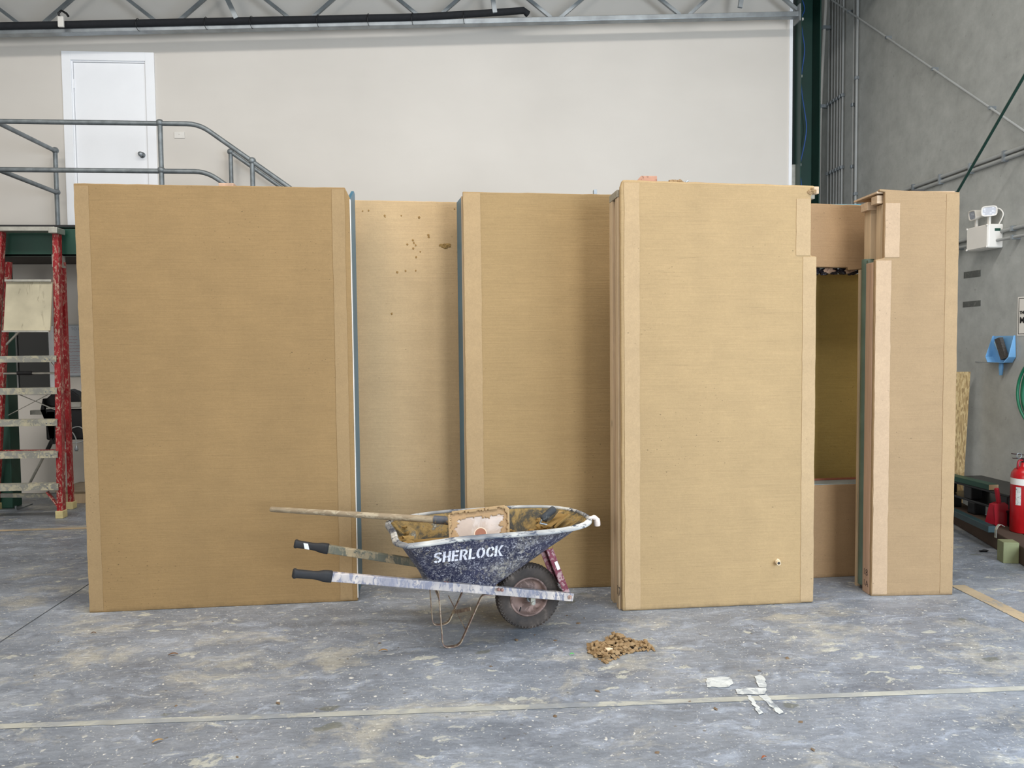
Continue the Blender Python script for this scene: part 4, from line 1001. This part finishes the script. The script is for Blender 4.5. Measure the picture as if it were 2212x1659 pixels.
leaf(1235, 1416, .028, srgb(92, 190, 96), .2, 'bright green leaf scrap on the floor left of the clay rubble heap')
# rectangular white paint smear with brush runs, right foreground
wp = m_splat('white_floor_paint', srgb(196, 198, 194), srgb(140, 145, 150), .5, 16, .6, 0, 9)
def quad_mark(name, P_, m, z=.0025):
    V_ = [gf(*p)+Vector((0,0,z)) for p in P_]; vs = []
    for i in range(len(V_)):
        a_, b_ = V_[i], V_[(i+1) % len(V_)]; k = max(1, int((b_-a_).length/.012))
        for j in range(k):
            p = a_.lerp(b_, j/k); vs.append(p+Vector((noise.noise(p*40), noise.noise(p*40+Vector((9,9,9))), 0))*.009)
    return MB().add(vs, [tuple(range(len(vs)))]).build(name, m)
q = gf(1600, 1490); PT = thing('paint_smear', (q.x, q.y, 0), 0, 'white square paint smear with two runs on the right foreground floor', 'paint mark')
for P_ in (((1525,1466),(1552,1463),(1578,1464),(1584,1478),(1574,1487),(1545,1485),(1527,1486)), ((1630,1463),(1641,1459),(1651,1462),(1656,1486),(1640,1485)), ((1588,1490),(1620,1487),(1656,1487),(1655,1500),(1630,1502),(1592,1500)), ((1612,1503),(1622,1503),(1648,1541),(1640,1545)), ((1640,1503),(1656,1502),(1694,1542),(1682,1544))):
    o = quad_mark('paint_stroke', P_, wp, .0032); o.parent = PT; o.location = (-q.x, -q.y, 0)

# ================================================================== LADDER AND THINGS UNDER THE PLATFORM
YL = 7.70
LD = thing('step_ladder', (-4.15, YL, 0), 0, 'tall red step ladder with aluminium treads at the left edge', 'ladder')
def Ld(px, py, Y): q = gy(px, py, Y); return Vector((q.x+4.15, Y-YL, q.z))
fr_b, fr_t = Ld(133, 1112, 7.74), Ld(123, 495, 7.70)
fr_b.z = .05
lb_ = Vector((-(fr_b.x)-.12, fr_b.y, .05)); lb_ = Ld(-30, 1112, 7.74); lb_.z = .05; lt_ = Ld(3, 495, 7.70)
MB().bar(fr_b, fr_t, .055, .075, (0,1,0)).build('front_stile', M['red_frp'], LD, .006)
MB().bar(lb_, lt_, .055, .075, (0,1,0)).build('front_stile', M['red_frp'], LD, .006)
rr_b, rr_t = Ld(154, 1086, 8.18), Ld(135, 566, 7.83); rr_b.z = .05
rl_b, rl_t = Ld(-8, 1086, 8.18), Ld(19, 566, 7.83); rl_b.z = .05
MB().bar(rr_b, rr_t, .045, .05, (0,1,0)).build('rear_stile', M['red_frp'], LD, .005)
MB().bar(rl_b, rl_t, .045, .05, (0,1,0)).build('rear_stile', M['red_frp'], LD, .005)
for p in (fr_b, lb_, rr_b, rl_b): MB().box((p.x-.036,p.y-.05,0),(p.x+.036,p.y+.045,.075)).build('rubber_foot', M['cream_foot'], LD, .006)
def fx(z, a_, b_): return a_.lerp(b_, (z-a_.z)/(b_.z-a_.z))
for py in (769, 838.5, 907, 976.5, 1046.5):
    z = Ld(60, py, 7.68).z; pl = fx(z, lb_, lt_); pr = fx(z, fr_b, fr_t)
    b = MB(); b.box((pl.x, pl.y-.055, z-.008),(pr.x, pl.y+.05, z)); b.box((pl.x, pl.y-.055, z-.06),(pr.x, pl.y-.05, z-.008)); b.box((pl.x, pl.y+.045, z-.03),(pr.x, pl.y+.05, z-.008))
    for i in range(6): b.box((pl.x, pl.y-.05+i*.016, z),(pr.x, pl.y-.043+i*.016, z+.002))
    st_ = b.build('tread', M['alu_dirty'], LD)
    if py < 770: 
        for x_, s_ in ((pl.x+.03,1),(pr.x-.03,-1)): MB().bar((x_+.05*s_, pl.y-.04, z-.03), (x_-.0*s_, pl.y-.04, z-.10), .004, .02, (0,1,0)).build('tread_brace', M['alu'], LD)
    b = MB()
    for x_ in (pl.x+.05, pr.x-.06, pr.x-.10): b.lathe([(0,.004),(.006,.003),(.007,0)], (x_, pl.y-.055, z-.035), (0,-1,0), 8)
    b.build('rivets', M['gal'], LD)
z = lt_.z
b = MB(); b.box((lt_.x-.03, -.09, z-.03),(fr_t.x+.02, .06, z+.012)); b.box((fr_t.x-.035,-.095,z-.05),(fr_t.x+.045,.065,z+.006)); b.build('top_cap', M['alu'], LD, .006)
MB().box((rr_t.x-.045, .02, rr_t.z-.06),(rr_t.x+.02, .15, rr_t.z+.06)).build('hinge_bracket', M['alu'], LD, .003)
pA, pB, pC_, pD = Ld(7,714,7.60), Ld(108,714,7.60), Ld(113,609,7.66), Ld(13,609,7.66)
MB().prism([pA, pB, pC_, pD], (0,.022,0)).build('folding_platform', m_splat('worn_plywood_platform', srgb(196, 188, 162), srgb(160, 150, 128), .42, 9, .7, 0, 3, (2,1,.5)), LD, .003)
MB().bar(pD+Vector((0,-.01,.012)), pC_+Vector((0,-.01,.012)), .03, .02).build('platform_rail', M['alu'], LD)
MB().bar(pA+Vector((0,-.01,-.008)), pB+Vector((0,-.01,-.008)), .03, .014).build('platform_rail', M['alu'], LD)
for a_, b_ in (((18,897),(104,852)), ((36,850),(122,886))): 
    MB().bar(Ld(*a_,8.0), Ld(*b_,8.0), .004, .022, (0,1,0)).build('cross_brace', M['alu'], LD)
MB().tube([Ld(8,807,7.95), Ld(118,806,7.95)], .011, 10).build('spreader_bar', M['alu'], LD)
MB().tube([Ld(38,806,7.95), Ld(70,806,7.95)], .020, 12).build('spreader_sleeve', M['black_rubber'], LD)
MB().bar(Ld(8,975,8.12), Ld(150,974,8.12), .02, .03).build('rear_rung', M['red_frp'], LD)
MB().bar(Ld(14,744,7.9), Ld(42,716,7.75), .01, .018).build('platform_strut', M['alu'], LD)
MB().bar(Ld(102,1062,7.72), Ld(128,1096,7.72), .01, .045, (0,1,0)).build('knee_brace', M['red_frp'], LD)
MB().bar(Ld(2,1070,7.80), Ld(110,1070,7.80), .02, .04).build('rear_rung', M['alu_dirty'], LD)

# whiteboard with handwriting
wb0 = gy(141, 812, YW-.012); wb1 = gy(141, 703, YW-.012)
WBD = thing('whiteboard', (wb0.x-.02, YW, wb0.z), 0, 'small whiteboard with a red handwritten list on the wall under the platform', 'whiteboard')
WW, HH = .62, wb1.z-wb0.z
MB().box((0,-.010,0),(WW,0,HH)).build('board', m_plain('whiteboard_surface', srgb(206, 212, 218), .25, 0, .02, 3, 0), WBD)
b = MB(); b.box((-.008,-.014,-.008),(WW+.008,-.0005,.004)); b.box((-.008,-.014,HH-.004),(WW+.008,-.0005,HH+.008)); b.box((-.008,-.014,0),(.002,-.0005,HH)); b.box((WW-.002,-.014,0),(WW+.008,-.0005,HH)); b.build('frame', M['gal'], WBD)
o = bpy.data.objects.new('heading', text_mesh('TO DO', .045, m_plain('blue_grey_pen', srgb(96, 110, 136), .6, 0, 0, 3, 0), 'heading', -.001)); C.objects.link(o); o.parent = WBD; o.location = (.10, -.0105, HH-.055); o.rotation_euler = (pi/2,0,0)
rs = random.Random(21); b = MB()
def scrib(x0, z, L_, sz):
    n = int(L_/.006); pts = []
    for i in range(n):
        if rs.random() < .12 and len(pts) > 3: b.strap(pts, .0025, .0006, (0,0,1)); pts = []
        pts.append((x0+i*.006, -.0108, z + rs.uniform(-sz,sz)*(1 if i % 2 else .6)))
    if len(pts) > 2: b.strap(pts, .0025, .0006, (0,0,1))
for i in range(6): b.box((.03,-.011,HH-.13-i*.034),(.042,-.0104,HH-.128-i*.034)); scrib(.055, HH-.128-i*.034, rs.uniform(.10,.2), .006)
for i in range(8): scrib(.02, HH-.345-i*.027, rs.uniform(.15,.3), .006)
b.build('handwriting', m_plain('red_pen', srgb(168, 30, 50), .6, 0, 0, 3, 0), WBD)

# folding saw stand with the black mitre saw
YS = 8.55
SS = thing('saw_stand', (-4.1, YS, 0), 0, 'folding saw stand with aluminium legs behind the red ladder', 'saw stand')
S_ = lambda px, py, Y=YS: Vector((gy(px,py,Y).x+4.1, Y-YS, gy(px,py,Y).z))
p0, p1 = S_(110, 957), S_(190, 882)
MB().box((p0.x, -.10, p0.z+.04),(p1.x+.35, .22, p1.z-.005)).build('stand_body', M['black_plastic'], SS, .02)
MB().prism([S_(103,860)+Vector((0,-.1,0)), S_(120,957)+Vector((0,-.1,0)), S_(128,957)+Vector((0,-.1,0)), S_(128,880)+Vector((0,-.1,0)), S_(98,884)+Vector((0,-.1,0))], (0,.25,0)).build('pivot_plate', M['black_plastic'], SS)
q = S_(70,890); q2 = S_(100,890); MB().box((q.x,-.05,q.z-.025),(q2.x+.2,.03,q.z+.02)).build('extension_arm', M['alu'], SS, .003)
L1, L2 = S_(112,952), S_(60,1062); MB().tube([L1, L1.lerp(L2,.22)], .022, 10).build('leg_socket', M['black_plastic'], SS)
L2.z = max(L2.z, .17)
MB().tube([L1, L2], .014, 10).build('leg', M['alu'], SS)
L3, L4 = S_(126,1000), S_(121,1036); MB().tube([L3+Vector((.02,.1,.2)), L4+Vector((0,.1,0))], .013, 10).build('leg', M['alu'], SS)
MB().tube([L4+Vector((0,.1,-.02)), L4+Vector((0,.1,.03))], .028, 10).build('leg_foot', M['black_rubber'], SS)
q3 = S_(180, 905); MB().tube([(q3.x+.1,-.05,p0.z), (q3.x+.35,-.05,.17)], .014, 10).build('leg', M['alu'], SS)
MS = thing('mitre_saw', (-4.1, YS+.02, S_(150,883).z+.004), 0, 'black mitre saw on the folding stand, left of the widest panel', 'saw')
zb = MS.location.z; Q = lambda px, py: (lambda v: Vector((v.x+4.1, 0, v.z-zb)))(gy(px,py,YS+.02))
MB().box((Q(112,883).x,-.12,0),(Q(190,883).x+.2,.2,.02)).build('table', M['alu'], MS, .004)
hood = [Q(101,875), Q(106,862), Q(120,850), Q(140,845), Q(153,843), Q(164,847), Q(176,856), Q(178,868), Q(170,880), Q(150,880), Q(120,880)]
MB().prism([h+Vector((0,-.06,.01)) for h in hood], (0,.16,0)).build('blade_guard', M['black_plastic'], MS, .012)
q = Q(150,878); q2 = Q(186,868); MB().box((q.x,-.14,.022),(q2.x,-.11,.075)).build('fence', M['alu'], MS, .003)
# power cord with plug
c0 = gy(152,918,8.4); pts = [gy(x,y,8.40) for x, y in ((150,930),(158,924),(172,922),(184,932),(186,945),(178,953),(165,956),(152,955),(150,942),(156,934),(164,948),(165,962))]
CD = thing('power_cord', pts[-1], 0, 'coiled grey power cord with a hanging plug under the mitre saw', 'cord')
MB().tube([Vector(p)-pts[-1] for p in smooth_path(pts, 5)], .006, 8).build('cord', M['conduit'], CD)
MB().lathe([(.006,0),(.014,-.02),(.020,-.045),(.012,-.06),(0,-.062)], (0,0,0), (0,0,1), 12).build('plug', M['gal'], CD)
b = MB(); b.bar((-.008,0,-.06),(-.01,0,-.085),.004,.006); b.bar((.008,0,-.06),(.01,0,-.085),.004,.006); b.build('pins', M['alu'], CD)
# low plywood trolley
TR = thing('timber_skid', (-3.75, 8.45, 0), 0, 'low plywood board on timber bearers behind the red ladder', 'skid')
MB().box((-.45,-.02,.125),(.75,.52,.145)).build('plywood_top', m_plain('grey_brown_plywood', srgb(150, 136, 116), .7, 0, .1, 6), TR, .002)
for y in (.0,.42): MB().box((-.42,y,0),(.72,y+.07,.125)).build('bearer', M['stud'], TR, .002)

# ================================================================== RIGHT CORNER
sa, sb = Vector((4.443,6.453,0)), Vector((4.02,4.90,0)); sdv = (sb-sa); ang = atan2(sdv.y, sdv.x)
sleeper_m = m_splat('dark_sleeper', srgb(74, 58, 46), srgb(130, 116, 96), .36, 20, .9, 0, 3)
SH_ = .135
t = MB().box((-.9, 0, 0),(sdv.length, .18, SH_)).build('timber_sleeper', sleeper_m, None, .008); t.location = sa; t.rotation_euler = (0,0,ang)
tag(t, 'long dark brown timber sleeper on the floor along the concrete wall', 'sleeper')
t2 = MB().box((.35, .19, 0),(sdv.length, .42, SH_-.01)).build('timber_sleeper', sleeper_m, None, .008); t2.location = sa; t2.rotation_euler = (0,0,ang)
tag(t2, 'wide dark timber sleeper behind the front one, under the red fire extinguisher', 'sleeper')
# pale green timber block end
gb0 = gf(2162, 1209); 
gb = MB().box((0,0,0),(.105,.105,.155)).build('timber_block', m_splat('pale_green_timber', srgb(128, 132, 96), srgb(156, 152, 120), .4, 14, .8, 0, 5), None, .004); gb.location = (gb0.x-.05, gb0.y-.09, 0); gb.rotation_euler = (0,0,-.26); gb.location.x -= .0
tag(gb, 'pale green square timber block standing against the dark sleeper', 'block')
# strap hoop
hp = gf(2171, 1160, .155); b = MB().strap(arc_path([(-.03,0,0),(-.03,.0,.07),(0,0,.105),(.035,.0,.085)], .03, 6), .022, .003, (0,1,0)).build('strap_hoop', M['alu_dirty']); b.location = (hp.x, hp.y+.06, .155)
b.location.z = .136
tag(b, 'bent grey metal strap standing up behind the pale green block', 'strap')
# black plastic pallets
def pallet(loc, rz_, lb):
    t = thing('plastic_pallet', loc, rz_, lb, 'pallet', 'black plastic pallets')
    MB().box((-.22,-.45,.105),(.22,.45,.125)).build('deck', M['black_plastic'], t, .004)
    for y in (-.42,-.0,.32):
        for x in (-.21,.11): MB().box((x,y,.0),(x+.1,y+.1,.105)).build('foot', M['black_plastic'], t, .008)
    return t
pallet((4.67,6.2,SH_), radians(-1), 'lower black plastic pallet behind the sleeper at the concrete wall')
pallet((4.66,6.24,SH_+.127), radians(1), 'upper black plastic pallet, under the green painted timber')
# green timbers
e0 = gx(2141, 1075, 4.46)
zt_ = SH_+.127+.127
gt = MB().box((-.045, 0, 0),(.045, 1.35, .045)).build('painted_timber', M['green_steel'], None, .003); gt.location = (4.48, e0.y, zt_); gt.rotation_euler = (0,0,.03)
tag(gt, 'green painted timber with raw sawn end, topmost on the black pallets', 'timber')
MB().box((-.043,-.001,.002),(.043,.0,.043)).build('sawn_end', m_plain('sawn_end', srgb(176, 146, 112), .8), gt)
e1 = gf(2155, 1155, SH_)
g2 = MB().box((-.03, 0, 0),(.03, 1.1, .05)).build('steel_channel', m_plain('dark_blue_green_paint', srgb(32, 58, 62), .45, 0, .15, 6), None, .003); g2.location = (e1.x-.0, e1.y+.06, SH_+.001); g2.rotation_euler = (0,0,-.18)
tag(g2, 'dark blue-green steel length lying on the front sleeper, below the pallets', 'steel')
# red dustpan standing
rp = gf(2168, 1142, .13)
RD = thing('red_dustpan', (rp.x+.02, rp.y+.05, SH_-.01), radians(20), 'dark red dustpan standing upright left of the fire extinguisher', 'dustpan')
redp = m_plain('dark_red_plastic', srgb(150, 22, 36), .4, 0, .08, 5, 0)
b = MB(); out = [(-.075,.03),(-.05,.0),(.08,.0),(.12,.06),(.12,.15),(.03,.20),(-.03,.205),(-.085,.19),(-.09,.16)]
b.prism([(x,0,z) for x, z in out], (0,.006,0)); b.prism([(-.075,.0,.03),(-.09,.0,.16),(-.085,.0,.19),(-.085,.05,.19),(-.075,.09,.03)], (.006,0,0)); b.prism([(-.085,0,.19),(.03,0,.20),(.12,0,.15),(.12,.05,.15),(.03,.06,.20),(-.085,.05,.19)], (0,0,.005))
b.build('pan', redp, RD, .004)
MB().bar((-.02,.012,.20), (-.055,.012,.325), .03, .03, (0,1,0)).build('handle', redp, RD, .008)
# fire extinguisher
ep = gf(2213, 1150, SH_)
FE = thing('fire_extinguisher', (ep.x, ep.y+.02, SH_), 0, 'red fire extinguisher with a white band standing at the right edge', 'extinguisher')
redx = m_splat('glossy_red_paint', srgb(176, 20, 26), srgb(120, 30, 30), .3, 20, .3, 0, 4)
MB().lathe([(0,0),(.082,0),(.088,.008),(.088,.43),(.082,.465),(.062,.495),(.035,.51),(.026,.515),(.026,.545),(0,.545)], (0,0,0), (0,0,1), 40).build('cylinder', redx, FE)
MB().lathe([(.0887,.375),(.0887,.425)], (0,0,0), (0,0,1), 40).build('white_band', M['white_plastic'], FE)
lbm = MB(); n = 14
for k in range(n):
    pass
a0, a1 = radians(198), radians(222)
vs = []
for k in range(9):
    a_ = a0+(a1-a0)*k/8; vs += [(.0889*cos(a_), .0889*sin(a_), .22), (.0889*cos(a_), .0889*sin(a_), .36)]
lbm.add(vs, [(2*k,2*k+2,2*k+3,2*k+1) for k in range(8)], True).build('label', m_splat('extinguisher_label', srgb(206, 206, 200), srgb(60, 90, 70), .45, 60, .5), FE)
b = MB(); b.tube([(0,0,.54),(0,0,.575)], .02, 14); b.bar((.02,0,.60),(-.10,0,.615),.022,.006); b.bar((.02,0,.575),(-.09,0,.58),.02,.006); b.build('valve_handle', m_plain('dark_valve', srgb(54, 30, 34), .4, .3), FE)
MB().tube([(-.05+.02*cos(t), -.01, .60+.02*sin(t)) for t in [2*pi*k/16 for k in range(16)]], .003, 6, True).build('safety_pin', M['gal'], FE)
MB().tube(smooth_path([(0,0,.56),(-.05,-.01,.56),(-.06,-.01,.51),(-.04,-.0,.49)], 4), .008, 8).build('hose', redp, FE)
# OSB offcut leaning on the wall
b0, b1 = gy(2083, 1060, 6.92), gy(2098, 803, 6.92)
tag(MB().prism([(b0.x-.42, 6.93, .0),(b0.x-.012,6.93,.0),(b1.x,6.93,b1.z),(b1.x-.42,6.93,b1.z)], (.0,.018,0)).build('osb_board', None), 'strand board offcut leaning upright behind the narrow panel', 'board')
osb = NT('strand_board', .8); ov = osb.voro(55, osb.map((1.6,1,.45), rot=(0,.5,0)), out='Color'); osb.color(osb.mix(.55, srgb(170, 142, 96), osb.ramp(ov, [(.2, srgb(112, 88, 54)), (.5, srgb(172, 146, 100)), (.8, srgb(204, 182, 136))])))
bpy.data.objects['osb_board'].data.materials.append(osb.m)
# blue dustpan and brush hanging on the wall
dp = gx(2165, 783, XW-.02)
DP = thing('blue_dustpan', (XW, dp.y, dp.z), -pi/2, 'light blue dustpan hanging handle-down on the concrete wall', 'dustpan')
bl = m_plain('light_blue_plastic', srgb(112, 164, 208), .4, 0, .08, 5, 0)
# local +x towards the camera along the wall, local -y into the room
b = MB()
outl = [(-.135,.24),(.14,.24),(.15,.05),(.11,.0),(-.10,.0),(-.15,.05)]
b.prism([(x,-.006,z) for x, z in outl], (0,-.004,0))
def wallq(p, q, d0, d1): b.hexa([(p[0],-.006,p[1]),(q[0],-.006,q[1]),(q[0]*.96,-.006,q[1]+.004),(p[0]*.96,-.006,p[1]+.004),(p[0],-.006-d0,p[1]),(q[0],-.006-d1,q[1]),(q[0]*.96,-.006-d1,q[1]+.004),(p[0]*.96,-.006-d0,p[1]+.004)])
wallq((-.135,.24),(-.15,.05),.015,.07); wallq((-.15,.05),(-.10,0),.07,.085); wallq((-.10,0),(.11,0),.085,.085); wallq((.11,0),(.15,.05),.085,.07); wallq((.15,.05),(.14,.24),.07,.015)
b.build('pan', bl, DP, .002)
MB().tube([(-.0,-.03,.0),(.0,-.03,-.05),(.0,-.03,-.115)], [.018,.020,.014], 12).build('handle', bl, DP)
BRs = thing('hand_brush', (XW, dp.y, dp.z), -pi/2, 'hand brush with grey bristles tucked inside the blue dustpan', 'brush')
MB().bar((.04,-.04,.03),(-.08,-.03,.19),.03,.02,(0,1,0)).build('handle', m_plain('pale_blue_plastic', srgb(150, 184, 206), .4, 0, .05, 5, 0), BRs, .006)
b = MB(); 
for i in range(26):
    t = i/25; c = Vector((.075,-.05,.035)).lerp(Vector((-.015,-.045,.215)), t)
    b.bar(c+Vector((-.035,0,-.008)), c+Vector((.028,0,.010)), .035, .0062, (0,0,1))
b.build('bristles', m_plain('grey_bristles', srgb(78, 74, 70), .9, 0, .25, 60), BRs)
nw = gx(2135, 783, XW-.03); tag(MB().tube([(XW, nw.y+.22, nw.z+.002), (XW-.03, nw.y+.1, nw.z), (XW-.035, nw.y-.18, nw.z)], .003, 6).build('hanging_wire', M['gal']), 'thin wire peg under the blue dustpan on the concrete wall', 'wire')
# green hose coil
hc = gx(2206, 845, XW-.07); cY, cZ = hc.y-.30, hc.z
b = MB()
for k, (r, off) in enumerate(((.30,.05),(.285,.075),(.305,.10),(.27,.06),(.255,.09))):
    b.tube([(XW-off+.005*sin(3*a), cY+r*cos(a), cZ+1.05*r*sin(a)+.01*sin(2*a+k)) for a in [2*pi*i/48 for i in range(48)]], .012, 10, True)
tag(b.build('garden_hose', m_plain('green_hose', srgb(22, 104, 74), .4, 0, .1, 6, 0)), 'coiled green hose hanging on the concrete wall at the right edge', 'hose')
hk = thing('hose_hanger', (XW, cY, cZ+.22), 0, 'bracket on the concrete wall inside the green hose coil', 'bracket')
MB().box((-.12,-.08,-.01),(0,.08,.01)).build('shelf', M['gal'], hk)
# black scrap on the floor
q = gf(2125, 1192); tag(MB().ball((q.x,q.y,.008), .03, 3.3, .8, 2, (1.2,.6,.25)).build('rubber_scrap', M['black_rubber']), 'black rubber scrap on the floor in front of the dark sleeper', 'scrap')
